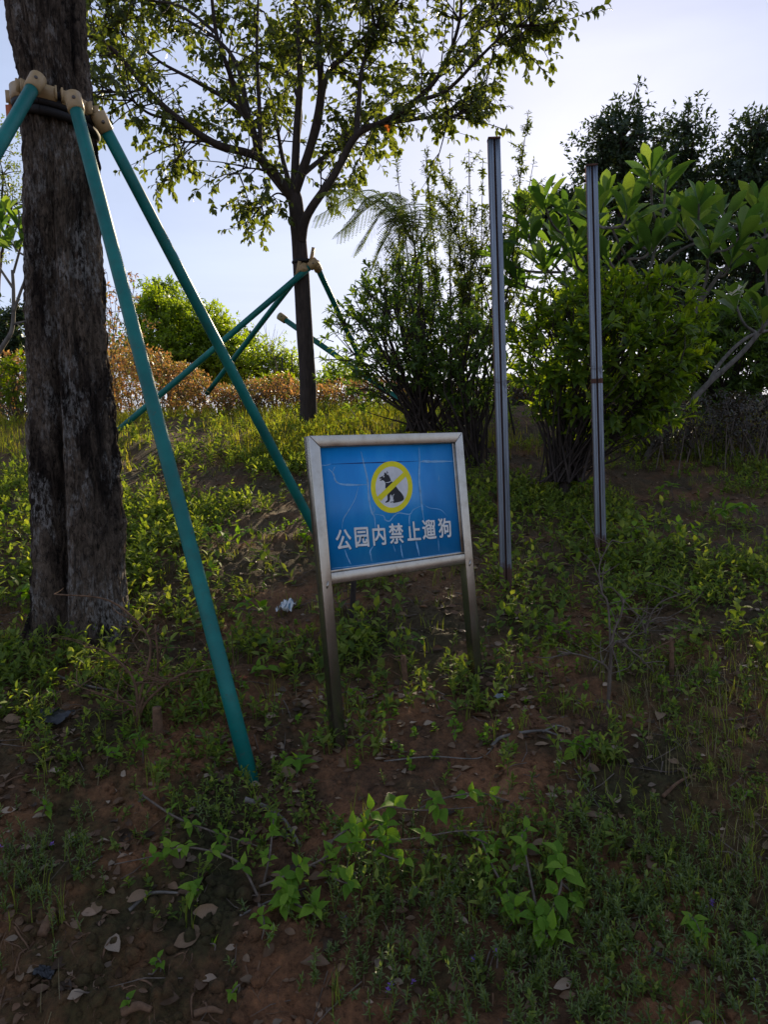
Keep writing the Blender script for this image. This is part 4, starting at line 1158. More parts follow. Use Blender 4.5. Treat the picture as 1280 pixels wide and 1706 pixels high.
# left background
bg_tree('light_green_tree', 'bright sunlit green tree with a bushy top left of the slender trunk', 290, 650, 21, [(262, 540, 52, 60, 0), (300, 520, 48, 38, .5), (332, 560, 52, 50, 0), (290, 600, 85, 55, -.3), (355, 600, 60, 45, 0), (348, 548, 40, 42, .4), (370, 585, 55, 50, .2), (225, 590, 50, 45, .3), (250, 505, 30, 32, .2)], .135, 'leaf_far_light', 0, 'green trees beyond the crest', .14, 20, 7, 2.0)
bg_tree('slim_dark_tree', 'small dark tree top rising above the bright green tree', 275, 650, 24, [(270, 474, 36, 16, 0), (288, 500, 28, 20, 0), (252, 490, 20, 12, 0), (322, 508, 20, 14, .3), (300, 520, 28, 20, 0), (285, 540, 30, 30, 0)], .17, 'leaf_dark', 0, 'green trees beyond the crest', .10, 22, 6, 1.5)
bg_tree('light_green_tree', 'lower light green tree just left of the slender trunk', 420, 660, 23, [(385, 585, 55, 52, 0), (405, 615, 90, 50, -.4), (450, 605, 55, 44, 0), (365, 560, 38, 38, .5), (487, 622, 40, 32, 0)], .125, 'leaf_far_light', 0, 'green trees beyond the crest', .12, 24, 7, 2.0)
bg_tree('hazy_tree', 'small grey-green treetop peeking out behind the lower light green tree', 405, 650, 34, [(405, 565, 28, 24, 0), (420, 590, 24, 24, 0), (385, 580, 18, 22, 0)], .26, 'leaf_far_dark', 0, 'green trees beyond the crest', .14, 26, 6, 1.3)
bg_tree('round_far_tree', 'small rounded far tree between the slender trunk and the dark bush', 560, 670, 38, [(558, 622, 36, 24, 0), (590, 632, 26, 20, 0), (540, 640, 20, 14, 0)], .27, 'leaf_far_light', 0, 'green trees beyond the crest', .14, 28, 6, 1.6)
bg_tree('shady_tree', 'dark leafy tree low at the far left edge', 20, 650, 20, [(10, 560, 50, 45, 0), (60, 590, 40, 30, .4), (-40, 540, 50, 60, 0), (30, 520, 22, 22, 0)], .18, 'leaf_far_dark', 0, 'green trees beyond the crest', .14, 30, 6, 1.5)
bg_tree('lacy_tree', 'pale lacy treetop showing at the far left edge beside the thick trunk', -10, 640, 26, [(5, 290, 40, 50, 0), (-30, 240, 60, 50, 0), (20, 340, 30, 30, 0), (-30, 380, 50, 60, 0)], .13, 'leaf_wisp', 0, 'green trees beyond the crest', .14, 32, 5, .8)
bush('lime_shrub', 'low lime yellow shrub on the crest beside the slender trunk', 'shrub', gpt(468, 690, 12), at(465, 643, 12), (.38, .3, .22), 130, 7, .12, 'leaf_lime', 60, .5, 16, .008, 'twig', None, 14, .3, .2, -.6, tm='mid')
bush('lime_shrub', 'yellowing shrub in front of the hedge at the far left edge', 'shrub', gpt(30, 700, 10), at(35, 640, 10), (.42, .35, .40), 220, 6, .085, 'leaf_lime', 60, .45, 24, .008, 'twig', None, 15, .3, .3, -.8)
# wispy reddish shrub right of the big trunk
rb_ = gpt(190, 690, 12.2)
rs = thing('reddish_shrub', 'tall loose reddish shrub showing just right of the thick trunk', 'shrub', rb_)
st = MB(); PP = []; DD = []
for (a, b) in [(165, 470), (180, 455), (200, 480), (215, 455), (225, 500), (190, 520), (240, 540), (160, 520), (205, 540), (175, 560), (235, 570), (210, 590), (150, 590), (185, 600), (228, 470)]:
    e = at(a + rng.normal(0, 4), b, 12.2 + rng.uniform(-.4, .4)); m = (rb_ + e) / 2 + rng.normal(size=3) * .08
    pth = smoothpath([rb_ + rng.normal(size=3) * .08, m, e], 10); st.tube(pth, np.linspace(.010, .003, 10), 4)
    for k in range(3, 10):
        for s in range(3):
            d = unit(rdir(1)[0] + [0, 0, .3]); PP.append(pth[k] + d * rng.uniform(.05, .22)); DD.append(d); st.tube(np.array([pth[k], PP[-1]]), np.array([.004, .002]), 3)
st.build('stems', M['bark_grey'], rs)['kind'] = 'stuff'
foliage(rs, sprigs(np.array(PP), np.array(DD), 5, .075, .45, .08), M['leaf_hedge'], 0, 'lo')
# thin stakes and a bare sapling on the crest
for (a, b, h_, lab) in [(470, 650, .52, 'thin dark stake left of its twin on the crest'), (486, 650, .62, 'thin dark stake nearest the slender trunk on the crest')]:
    p = gpt(a, b, 14.); r = thing('garden_stake', lab, 'stake', p, 'thin stakes on the crest')
    tp = at(a, b - 52 if a < 480 else b - 58, 14.)
    mb = MB(); mb.tube(smoothpath([p - [0, 0, .1], tp], 4), .012, 7, True); mb.build('shaft', M['bark'], r)
    mb = MB(); mb.tube(np.array([tp, tp + [0, 0, .02]]), .018, 7, True); mb.build('cap', M['bark'], r)
p = gpt(455, 680, 13.)
bs = thing('bare_sapling', 'leafless branching sapling standing on the crest left of the stakes', 'sapling', p)
mb = MB(); tp = at(445, 565, 13.)
main = smoothpath([p - [0, 0, .1], at(462, 620, 13), tp], 10); mb.tube(main, np.linspace(.012, .003, 10), 5)
mb.build('stem', M['twig'], bs)
mb = MB()
for k in range(3, 10):
    for s in range(3):
        d = unit(rdir(1)[0] * [1, .6, .6] + [0, 0, .7]); mb.tube(np.array([main[k], main[k] + d * .18, main[k] + d * .34 + [0, 0, .05]]), np.array([.004, .003, .0015]), 3)
mb.build('twigs', M['twig'], bs)['kind'] = 'stuff'
# ------------------------------------------------------------------ ground cover
def scatter(n, xr, yr, dens=None):
    x = rng.uniform(*xr, n * 3); y = rng.uniform(*yr, n * 3)
    if dens is not None:
        k = rng.uniform(size=n * 3) < np.clip(dens(x, y), 0, 1); x, y = x[k], y[k]
    x, y = x[:n], y[:n]
    return np.stack([x, y, hgt(x, y)], -1)

def nz2(x, y, f, s):
    return fbm(np.stack([x * f, y * f, 0 * x + s * 3.1], -1), 3, s)

def grass_batch(mb, P, L, W, lean=.6, seg=3):
    n = len(P)
    a = rng.uniform(0, 2 * PI, n); out = np.stack([np.cos(a), np.sin(a), 0 * a], -1)
    side = np.stack([-np.sin(a), np.cos(a), 0 * a], -1)
    L = np.broadcast_to(L, (n,)) * rng.uniform(.5, 1.25, n); le = rng.uniform(.15, 1.3, n) * lean
    rows = []
    for k in range(seg + 1):
        t = k / seg
        c = P + np.array([0, 0, 1.0]) * (L * (t - .28 * le * t * t))[:, None] + out * (L * le * t * t * .75)[:, None]
        wd = (W * (1 - t) ** .7 * (1 if k < seg else .0) + .0004)
        rows += [c - side * wd / 2, c + side * wd / 2]
    V = np.stack(rows, 1).reshape(-1, 3); m = 2 * (seg + 1)
    f = np.array([[2 * k, 2 * k + 1, 2 * k + 3, 2 * k + 2] for k in range(seg)])
    mb.add(V, (f[None] + (np.arange(n) * m)[:, None, None]).reshape(-1, 4))

def tufted(P, per, spread):
    Q = np.repeat(P, per, 0); Q = Q + np.c_[rng.normal(0, spread, len(Q)), rng.normal(0, spread, len(Q)), np.zeros(len(Q))]
    Q[:, 2] = hgt(Q[:, 0], Q[:, 1]) - .004
    return Q

# crest grass in the sun, thinner grass down the slope
mb = MB()
P = scatter(1500, (-7, 1.2), (7.2, 10.6), lambda x, y: .25 + .9 * nz2(x, y, .9, 2) + (y - 8) * .25)
grass_batch(mb, tufted(P, 9, .045), .17, .007, .8)
P = scatter(500, (.5, 5), (6.0, 8.5), lambda x, y: .3 + .6 * nz2(x, y, .9, 2))
grass_batch(mb, tufted(P, 7, .04), .13, .006, .8)
tag(mb.build('crest_grass', M['grass_sun_tint']), 'tall sunlit grass along the top of the slope', 'grass', kind='stuff')
mb = MB()
P = scatter(1300, (-3.6, 3.6), (2.0, 7.6), lambda x, y: .12 + .75 * nz2(x, y, 1.1, 6) + np.where(x > .9, .22, 0))
grass_batch(mb, tufted(P, 7, .022), .085, .0042, .9)
P = scatter(420, (.45, 2.0), (1.55, 3.4), lambda x, y: .2 + .7 * (x - .7))
grass_batch(mb, tufted(P, 9, .02), .085, .0028, .9)
P = scatter(60, (-1.3, 1.5), (1.6, 3.4))
grass_batch(mb, tufted(P, 6, .010), .13, .0036, .6)
tag(mb.build('slope_grass', M['grass']), 'thin green grass tufts scattered over the shaded slope', 'grass', kind='stuff')
mb = MB()
P = scatter(420, (-3, 3), (1.6, 6.5)); grass_batch(mb, tufted(P, 4, .02), .085, .0025, 1.5)
P = scatter(160, (.9, 2.0), (1.9, 3.3)); grass_batch(mb, tufted(P, 6, .02), .10, .0025, 1.2)
tag(mb.build('dry_grass', M['drygrass']), 'dry straw-coloured grass blades lying among the green tufts', 'grass', kind='stuff')

# low leafy weeds
def weed_layer(name, label, P, hmin, hmax, nl, L, ratio, mat, droop=.1, tm='mid', spread=1.0):
    h = rng.uniform(hmin, hmax, len(P)); top = P + np.c_[rng.normal(0, .3, len(P)) * h, rng.normal(0, .3, len(P)) * h, h]
    d = unit(top - P)
    pos, dd, nn, LL, WW = sprigs(top, d, nl, L, ratio, 1.0, spread, droop, .25)
    # leaves sit along each plant's own height
    t = np.tile((np.arange(nl) + .5) / nl, len(P)); pos = np.repeat(P, nl, 0) + np.repeat(top - P, nl, 0) * (.15 + .85 * t)[:, None]
    mb = MB(); leaf_batch(mb, pos, dd, nn + [0, 0, .4], LL, WW, tm)
    o = mb.build(name, M[mat]); tag(o, label, 'weeds', kind='stuff')
    st = MB()
    for a, b in zip(P, top): st.tube(np.array([a - [0, 0, .01], b]), np.array([.0022, .0012]), 3)
    s = st.build('weed_stems', M['leaf_weed'], o); s['kind'] = 'stuff'
    return o
P = scatter(4600, (-3.4, 3.2), (2.9, 7.6), lambda x, y: .20 + 1.5 * nz2(x, y, 1.25, 14) + np.where(x < -.6, .12, 0) + np.where((y > 5.2) & (x < 0), -.1, 0))
weed_layer('leafy_weeds', 'low leafy green weeds covering the middle of the slope', P, .03, .13, 8, .046, .42, 'leaf_weed')
P = scatter(900, (-3, 2.4), (3.2, 6.2), lambda x, y: .25 + .8 * nz2(x, y, 1.3, 15))
weed_layer('broad_weeds', 'broader leaved weeds scattered between the low weeds', P, .06, .18, 6, .068, .55, 'leaf_weed', .15)
P = scatter(2000, (-2.2, 2.2), (1.6, 3.5), lambda x, y: .05 + 1.5 * nz2(x, y, 1.8, 16))
weed_layer('small_weeds', 'small round-leaved weeds sprinkled over the bare soil', P, .015, .07, 8, .024, .55, 'leaf_weed')
P = scatter(420, (-2.2, 2.2), (2.0, 3.5), lambda x, y: .05 + 1.5 * nz2(x, y, 1.6, 19))
P = P[np.hypot(P[:, 0] + .46, P[:, 1] - 2.42) > .26]
weed_layer('foreground_weeds', 'taller green weeds between bare patches near the sign', P, .04, .12, 8, .040, .42, 'leaf_weed')
ringp = []
for (cx_, cy_, r0_, r1_, m_) in [(tb[0], tb[1], .24, .52, 90), (-.19, 2.73, .03, .16, 14), (.38, 3.14, .03, .16, 16), (.65, 4.1, .04, .2, 16), (1.29, 4.55, .04, .2, 16), (.23 * 5.85, 5.85, .1, .45, 40), (-.09 * 8.5, 8.45, .1, .5, 40)]:
    a = rng.uniform(0, 2 * PI, m_); rr_ = rng.uniform(r0_, r1_, m_); ringp.append(np.c_[cx_ + rr_ * np.cos(a), cy_ + rr_ * np.sin(a)])
Q = np.concatenate(ringp); P = np.c_[Q, hgt(Q[:, 0], Q[:, 1])]
weed_layer('clinging_weeds', 'weeds gathered round the feet of trunks, posts and sign legs', P, .05, .17, 9, .045, .45, 'leaf_weed')
P = scatter(700, (-3, 3), (2.6, 6.5), lambda x, y: .0 + 1.5 * nz2(x, y, 1.5, 33))
weed_layer('clover_weeds', 'small clumps of round pale green clover-like weeds', P, .02, .06, 9, .022, .9, 'leaf_seed')
P = scatter(1100, (-6, 3.5), (6.6, 10.4), lambda x, y: .3 + .7 * nz2(x, y, .8, 17))
weed_layer('crest_weeds', 'leafy weeds among the grass at the crest', P, .05, .22, 8, .07, .4, 'leaf_weed')
# fine feathery weeds in the lower corners, with little purple flowers
fx = [(700, 1540, .30), (1000, 1450, .28), (1120, 1640, .30), (90, 1440, .20), (800, 1640, .2), (640, 1480, .16), (900, 1640, .22), (1230, 1560, .25), (340, 1370, .10), (20, 1460, .15), (1060, 1550, .22), (590, 1600, .14), (1180, 1480, .2)]
PP = []
for a, b, r in fx:
    c = gr(a, min(b, 1690)); m = int(900 * r * r / .06 * .11)
    q = np.c_[c[0] + rng.normal(0, r * .6, m), c[1] + rng.normal(0, r * .55, m)]
    PP.append(q)
Q = np.concatenate(PP); Q = Q[Q[:, 1] > 1.5]; P = np.c_[Q, hgt(Q[:, 0], Q[:, 1])]
weed_layer('feathery_weeds', 'fine feathery low weeds in patches at the foot of the slope', P, .03, .085, 16, .021, .28, 'leaf_feather', .0, 'lo', 1.1)
fpx = [(795, 1595), (825, 1585), (650, 1640), (690, 1635), (575, 1530), (1190, 1500), (1175, 1510), (1260, 1635), (790, 1600), (645, 1650), (1185, 1505), (0, 1410), (1130, 1460), (690, 1480), (88, 1405)]
for k, (a, b) in enumerate(fpx):
    p = lift(a + rng.uniform(-2, 2), min(b, 1690), 14)
    r = thing('purple_flower', 'tiny purple flower among the feathery weeds at the foot of the slope', 'flower', gr(a, min(b + 14, 1700)), 'tiny purple flowers')
    mb = MB(); mb.tube(np.array([wloc(r), p]), np.array([.0012, .0008]), 4); mb.build('stem', M['leaf_weed'], r)
    A = sprigs(np.array([p]), np.array([[0, -.3, 1.]]), 7, .011, .5, .004, 1.1, 0)
    mb = MB(); leaf_batch(mb, *A, 'mid'); mb.build('petals', M['petal_purple'], r)['kind'] = 'stuff'

# ------------------------------------------------------------------ leafy sprouts one can point at
def sprout(px, py, dpx, label, n=6, L=.05, extra=(), name='leafy_sprout'):
    """a seedling: thin stem from the ground to a whorl of leaves at that picture point"""
    g = gr(px + rng.uniform(-8, 8), py + dpx); p = at(px, py, g[1])
    r = thing(name, label, 'sprout', g, 'bright green sprouts on the slope')
    mid = (g + p) / 2 + rng.normal(size=3) * .015
    mb = MB(); pth = smoothpath([g - [0, 0, .02], mid, p], 8); mb.tube(pth, np.linspace(.0032, .0016, 8), 5); mb.build('stem', M['twig'], r, True)
    P = [p]; D = [unit(p - mid + np.array([rng.normal(0, .01), -.02, .03]))]
    for (dx, dy) in extra:
        e = at(px + dx, py + dy, g[1] + rng.uniform(-.04, .04)); s = pth[rng.integers(3, 7)]
        b = MB(); b.tube(smoothpath([s, (s + e) / 2 + [0, 0, .01], e], 5), np.linspace(.0022, .0012, 5), 4); b.build('side_stem', M['twig'], r, True)
        P.append(e); D.append(unit(e - s + np.array([0, -.02, .05])))
    A = sprigs(np.array(P), np.array(D), n, L * 1.25, .56, .03, 1.15, .40, .3)
    leaf_objs(r, *A, M['leaf_seed'], 'ovate')
    return r
for a in [
    (492, 1262, 34, 'leafy sprout just right of the teal pole foot', 5, .050, [(12, 8)]),
    (640, 1196, 24, 'small sprout between the two sign legs, close to the ground', 5, .036, []),
    (970, 1232, 36, 'bushy sprout on bare red soil right of the sign', 7, .046, [(-16, 6), (14, -4)]),
    (230, 1120, 34, 'small bright sprout in front of the thick trunk', 5, .038, []),
    (600, 1148, 30, 'yellowish sprout beside the left sign leg', 4, .034, [(-14, 6)]),
    (1030, 1005, 40, 'three-tufted sprout on the grey sapling right of the posts', 6, .046, [(-16, 20), (10, -12)]),
    (940, 1040, 44, 'double sprout between the two steel posts, below them', 6, .048, [(-24, 10), (16, 8)]),
    (826, 884, 34, 'sprout in front of the foot of the taller steel post', 5, .066, [(24, -4)]),
    (868, 890, 24, 'tiny sprout right beside the taller steel post', 4, .044, []),
    (1058, 876, 36, 'yellow-tipped sprout right of the shorter steel post', 4, .060, [(20, -2)]),
    (1130, 870, 32, 'yellow-green sprout leaning right of the shorter post', 5, .064, [(28, 10)]),
    (1230, 842, 30, 'widest yellow-green sprout at the right edge of the slope', 7, .074, [(-26, 6), (26, 2)]),
    (965, 800, 30, 'broad-leaved sprout under the right side of the round shrub', 6, .074, [(24, 4)]),
    (1120, 805, 26, 'sprout in front of the dark hedge', 6, .062, [(-18, 8)]),
    (1165, 978, 30, 'low sprout alone on the right of the slope', 5, .040, []),
    (1095, 1108, 22, 'tiny pair of leaves above the pale leaf litter', 3, .036, []),
    (1190, 1115, 24, 'small sprout at the right above the leaf litter', 4, .036, []),
    (1155, 1528, 36, 'yellow-green sprout among feathery weeds at lower right', 7, .038, [(12, 24)]),
    (1246, 1318, 26, 'small lime sprout at the right edge among dry grass', 5, .032, []),
    (1262, 1570, 30, 'pale round-leaved sprout in the lower right corner', 6, .038, []),
    (520, 880, 26, 'leafy sprout tight against the left edge of the sign', 6, .066, [(-10, 16)]),
    (62, 970, 44, 'tall leafy sprout left of the thick trunk', 7, .070, [(-20, 14), (20, 6)]),
    (88, 1018, 36, 'leafy sprout against the foot of the thick trunk', 6, .058, [(-24, 14)]),
    (200, 1005, 36, 'leafy sprout in front of the right side of the thick trunk', 6, .052, [(14, 6)]),
    (345, 880, 30, 'broad sprout right of the middle of the long teal pole', 6, .060, [(24, 6)]),
    (408, 880, 28, 'upright sprout halfway between the teal poles', 5, .056, [(-12, 8)]),
    (350, 945, 28, 'sprout close beside the long teal pole', 5, .050, []),
    (430, 1108, 26, 'flat yellowish sprout right of the long teal pole', 4, .044, [(18, 2)]),
    (412, 1000, 32, 'large sprout left of the white litter', 7, .062, [(24, 10)]),
    (20, 1080, 34, 'sprout at the left edge below the thick trunk', 5, .046, []),
    (85, 1150, 26, 'low green sprout under the thick trunk', 6, .036, []),
    (180, 1240, 40, 'thin upright sprout near the left edge of bare soil', 5, .034, [(12, 14)]),
    (75, 1340, 24, 'small lime sprout at lower left', 5, .036, []),
    (215, 1665, 22, 'tiny sprout at the bottom left on bare soil', 5, .026, []),
    (385, 1655, 22, 'pale feathery sprout at the bottom centre-left', 7, .028, []),
    (262, 1595, 22, 'two-tiered small sprout among dead leaves at lower left', 5, .028, [(-4, 12)]),
    (350, 1572, 10, 'single flat round-leaved sprout on the soil at lower left', 2, .034, []),
    (330, 1165, 34, 'slim sprout left of the long teal pole low down', 5, .040, []),
    (232, 1235, 36, 'dark sprout beside the bare twiggy stump', 6, .036, [(-6, -14)]),
    (700, 1060, 26, 'small sprout between the sign legs, up the slope', 5, .044, []),
    (760, 1215, 22, 'low sprout below the right sign leg', 5, .034, []),
]:
    sprout(*a)

# the trailing plant in the foreground: arching stems and leaf clusters
tp0 = gr(430, 1480)
tr = thing('trailing_plant', 'trailing plant with arching stems and bright green leaf clusters in the foreground', 'plant', tp0)
runs = [([(432, 1498), (400, 1440), (350, 1418), (300, 1412), (262, 1425), (190, 1440)], 30, [1, 2, 3, 4, 5], .040),
        ([(425, 1480), (470, 1462), (520, 1440), (560, 1420), (600, 1400), (680, 1398), (760, 1385), (820, 1384)], 40, [1, 2, 3, 4, 5, 6], .048),
        ([(540, 1440), (555, 1400), (600, 1370), (640, 1345), (700, 1350), (790, 1345)], 46, [2, 3, 4, 5], .050),
        ([(230, 1320), (290, 1360), (345, 1382), (400, 1400), (430, 1410)], 26, [1, 2, 3, 4], .032),
        ([(455, 1480), (470, 1470), (480, 1490), (476, 1500)], 34, [2, 3], .060),
        ([(476, 1500), (500, 1510), (530, 1528)], 24, [1, 2], .056),
        ([(430, 1500), (440, 1540), (436, 1565)], 14, [1, 2], .030),
        ([(440, 1470), (450, 1420), (455, 1370), (460, 1350)], 40, [1, 2, 3], .034),
        ([(310, 1490), (330, 1482), (305, 1478)], 18, [1, 2], .040),
        ([(600, 1400), (640, 1425), (690, 1440)], 34, [1, 2], .046), ([(690, 1352), (740, 1330), (800, 1322), (850, 1335)], 36, [1, 2, 3], .044),
        ([(520, 1440), (560, 1465), (600, 1478)], 30, [1, 2], .048), ([(600, 1400), (620, 1380), (650, 1372), (620, 1405)], 40, [1, 2, 3], .052), ([(760, 1385), (800, 1400), (840, 1420)], 30, [1, 2], .042)]
def run_plant(root, runs):
    for pts, dpx, cl, L in runs:
        P = np.array([lift(a, min(b, 1660), dpx if 0 < k < len(pts) - 1 or k == len(pts) - 1 else 2) for k, (a, b) in enumerate(pts)])
        pth = smoothpath(P, 6 * len(P)); mb = MB(); mb.tube(pth, np.linspace(.0042, .0016, len(pth)), 6); mb.build('stem', M['twig'], root, True)
        for c in cl:
            s = pth[min(len(pth) - 1, c * 6)]
            e = s + np.array([rng.normal(0, .012), -.012, .022])
            A = sprigs(np.array([e]), unit(np.array([[rng.normal(0, .4), -.5, .8]])), int(rng.integers(4, 7)), L * 1.15, .58, .035, 1.15, .45, .3)
            leaf_objs(root, *A, M['leaf_seed'], 'ovate')
run_plant(tr, runs)
tr2 = thing('trailing_plant', 'second trailing plant with drooping leaf clusters, right of the foreground one', 'plant', gr(880, 1560))
run_plant(tr2, [([(905, 1540), (935, 1480), (930, 1435), (925, 1415)], 50, [1, 2, 3], .058), ([(900, 1545), (880, 1440), (870, 1395), (880, 1378)], 46, [2, 3], .046),
                ([(935, 1470), (965, 1500), (955, 1520)], 30, [1, 2], .034), ([(905, 1545), (870, 1520), (850, 1510), (835, 1500)], 36, [1, 2, 3], .050), ([(905, 1545), (900, 1530), (880, 1540)], 34, [1, 2], .058),
                ([(870, 1520), (830, 1460), (815, 1430), (802, 1400)], 34, [1, 2, 3], .036), ([(905, 1545), (912, 1560), (898, 1555)], 24, [1, 2], .062)])

# ------------------------------------------------------------------ bare woody stems
def woody(name, label, cat, px, py, heads, r0, mat='twig', side=6):
    g = gr(px, py); r = thing(name, label, cat, g)
    tops = []
    for (pts, r1) in heads:
        P = [g - np.array([0, 0, .03])] + [at(a, b, g[1] + dy) for a, b, dy in pts]
        pth = smoothpath(P, 5 * len(P)); mb = MB(); mb.tube(pth, np.linspace(r0, r1, len(pth)), 8, True); mb.build('stem', M[mat], r, True)
        tops.append(pth)
    tw = MB()
    for pth in tops:
        for q in range(side):
            k = rng.integers(len(pth) // 3, len(pth)); d = unit(rdir(1)[0] * [1, .7, .5] + [0, 0, .35]); l = rng.uniform(.06, .2)
            m = pth[k] + d * l * .5 + rng.normal(size=3) * .01
            tw.tube(smoothpath([pth[k], m, pth[k] + d * l], 5), np.linspace(.0028, .0010, 5), 4)
    if side: tw.build('twigs', M[mat], r)['kind'] = 'stuff'
    return r
woody('bare_shrub', 'bare twiggy cut shrub with grey branches below the thick trunk', 'shrub', 225, 1215,
      [([(228, 1160, 0), (215, 1120, .02), (175, 1085, .05), (140, 1078, .05)], .003), ([(240, 1175, 0), (290, 1130, -.03), (330, 1118, -.05), (400, 1112, -.1)], .0025), ([(232, 1165, 0), (250, 1090, .06), (240, 1050, .1), (180, 1000, .15), (90, 990, .2)], .003), ([(236, 1170, 0), (262, 1120, .05), (258, 1040, .1)], .004), ([(220, 1180, 0), (190, 1165, -.04), (120, 1140, -.04)], .0015)], .007, 'root', 12)
woody('cut_stump', 'short reddish cut stub beside the bare twiggy shrub', 'stump', 263, 1232, [([(262, 1200, 0), (261, 1178, 0)], .017)], .021, 'root', 0)
woody('grey_sapling', 'slim grey sapling with few leaves standing right of the sign', 'sapling', 1012, 1180,
      [([(1018, 1120, 0), (1022, 1060, 0), (1035, 1025, .02), (1040, 1000, .05)], .004), ([(1018, 1110, 0), (1014, 1010, .04), (1003, 985, .05), (1000, 940, .1), (1020, 900, .15)], .002), ([(1016, 1120, 0), (980, 1095, -.05), (930, 1085, -.08)], .0025), ([(1022, 1075, 0), (1060, 1090, -.05), (1090, 1120, -.06)], .0015)], .0055, 'twig', 8)
woody('cut_stump', 'brown cut stub standing on the slope right of the grey sapling', 'stump', 1120, 1128, [([(1120, 1100, 0), (1119, 1062, 0)], .010)], .012, 'root', 5)
woody('cut_stump', 'dark stub just below the sign panel', 'stump', 590, 1032, [([(588, 1000, 0), (590, 960, 0)], .013)], .016, 'bark', 4)
woody('cut_stump', 'leaning brown stub between the sign legs, further down', 'stump', 678, 1150, [([(674, 1120, 0), (672, 1092, 0)], .011)], .014, 'root', 8)
woody('bare_shrub', 'small dry twiggy plant at the right above the leaf litter', 'shrub', 1075, 1080, [([(1080, 1040, 0), (1100, 1005, 0), (1150, 985, .05)], .002), ([(1072, 1040, 0), (1040, 1000, .05)], .002), ([(1080, 1040, 0), (1120, 1030, 0), (1200, 1060, 0)], .0018)], .005, 'twig', 8)

# fallen sticks
def stick(label, pts, r, mat='twig', forks=()):
    P = np.array([gr(a, min(b, 1695)) + np.array([0, 0, r * .7 + (.006 if 0 < k < len(pts) - 1 else 0)]) for k, (a, b) in enumerate(pts)])
    root = thing('fallen_stick', label, 'stick', P[0], 'dead sticks on the ground')
    pth = smoothpath(P, 6 * len(P)); mb = MB(); n = len(pth)
    mb.tube(pth, np.linspace(r, r * .5, n) * (1 + .12 * vnoise(np.c_[np.arange(n) * .6, np.full(n, r * 900), np.zeros(n)])), 8, True); mb.build('wood', M[mat], root, True)
    for f in forks:
        Q = np.array([gr(a, min(b, 1695)) + np.array([0, 0, r * .6]) for a, b in f]); q = smoothpath(Q, 12)
        mb = MB(); mb.tube(q, np.linspace(r * .6, r * .3, 12), 6, True); mb.build('fork', M[mat], root, True)
for a in [('thick pale forked stick below the teal pole foot', [(408, 1335), (440, 1352), (472, 1372), (500, 1412)], .010, 'bark_grey', [[(470, 1370), (478, 1395), (490, 1410)]]),
          ('thin straight stick leaning among leaves at left', [(228, 1410), (250, 1385), (285, 1355)], .004, 'root'),
          ('grey stick lying across the dead leaves at lower left', [(215, 1520), (250, 1495), (300, 1492)], .006, 'bark_grey'),
          ('thick reddish root end at the bottom edge left of centre', [(205, 1692), (230, 1690), (252, 1692)], .014, 'root'),
          ('thin reddish root lying at the bottom edge near the centre', [(325, 1698), (350, 1694), (372, 1697)], .010, 'root'),
          ('knobbly brown root standing out of the bank at lower left', [(70, 1565), (85, 1540), (88, 1520)], .016, 'root'),
          ('long dark curved twig at right, across dry grass', [(1045, 1272), (1110, 1290), (1160, 1284), (1280, 1290)], .003, 'bark'),
          ('dry curved branch left of the dark twig', [(1105, 1330), (1130, 1310), (1160, 1292)], .007, 'root'),
          ('pale dead branch below the right sign leg', [(820, 1245), (840, 1232), (900, 1222), (930, 1228)], .007, 'bark_grey', [[(905, 1222), (930, 1212), (950, 1220)]]),
          ('long thin grey twig across the soil right of the sign', [(640, 1270), (720, 1265), (800, 1268), (830, 1235)], .003, 'bark_grey'),
          ('long thin twig slanting down at the right of the soil', [(930, 1240), (960, 1290), (1000, 1350)], .0025, 'bark_grey'),
          ('grey twig under the trailing plant', [(400, 1530), (470, 1500), (560, 1470), (650, 1440)], .0035, 'bark_grey'),
          ('short dark stick in weeds at lower right', [(1080, 1580), (1120, 1610), (1160, 1630)], .005, 'bark'),
          ('thin twig lying near the bottom right', [(1180, 1385), (1220, 1420), (1260, 1448)], .0025, 'twig'),
          ('brown stick at the left edge under the trunk', [(95, 1128), (120, 1140), (160, 1150), (200, 1152)], .006, 'bark_grey'),
          ('small twig on bare soil at the left', [(0, 1310), (40, 1298), (100, 1300)], .003, 'root')]:
    stick(*a)

# ------------------------------------------------------------------ fallen leaves
def dead_tmpl(seed):
    r = np.random.default_rng(seed)
    prof = [(0, .03), (.12, .22), (.3, .44), (.5, .5), (.7, .40), (.88, .18), (1, .0)]
    cu, fo, tw = r.uniform(-.5, .5), r.uniform(.1, .7), r.uniform(-.5, .5)
    V = []
    for t, w_ in prof:
        z = cu * (t - .5) ** 2 + .02
        for s in (-1, -.5, 0, .5, 1):
            V.append([s * w_ * r.uniform(.9, 1.08), t - .5 + r.uniform(-.015, .015), z + fo * (s * w_) ** 2 + tw * s * w_ * (t - .5) + r.uniform(-.02, .02)])
    F = [[5 * i + j, 5 * i + j + 1, 5 * i + j + 6, 5 * i + j + 5] for i in range(6) for j in range(4)]
    V = np.array(V); V[:, 2] -= V[:, 2].min()
    return V, [np.array(F)]
DT = [dead_tmpl(s) for s in range(9)]
DM = []
for V, F in DT:
    me = mesh_np('fallen_leaf', V, F, True); me.materials.append(M['dead']); DM.append(me)
def ground_normals(P):
    P = np.asarray(P); g = .02
    nx_ = (hgt(P[:, 0] + g, P[:, 1]) - hgt(P[:, 0] - g, P[:, 1])) / (2 * g); ny_ = (hgt(P[:, 0], P[:, 1] + g) - hgt(P[:, 0], P[:, 1] - g)) / (2 * g)
    return np.stack([-nx_, -ny_, 1 + 0 * nx_], -1)
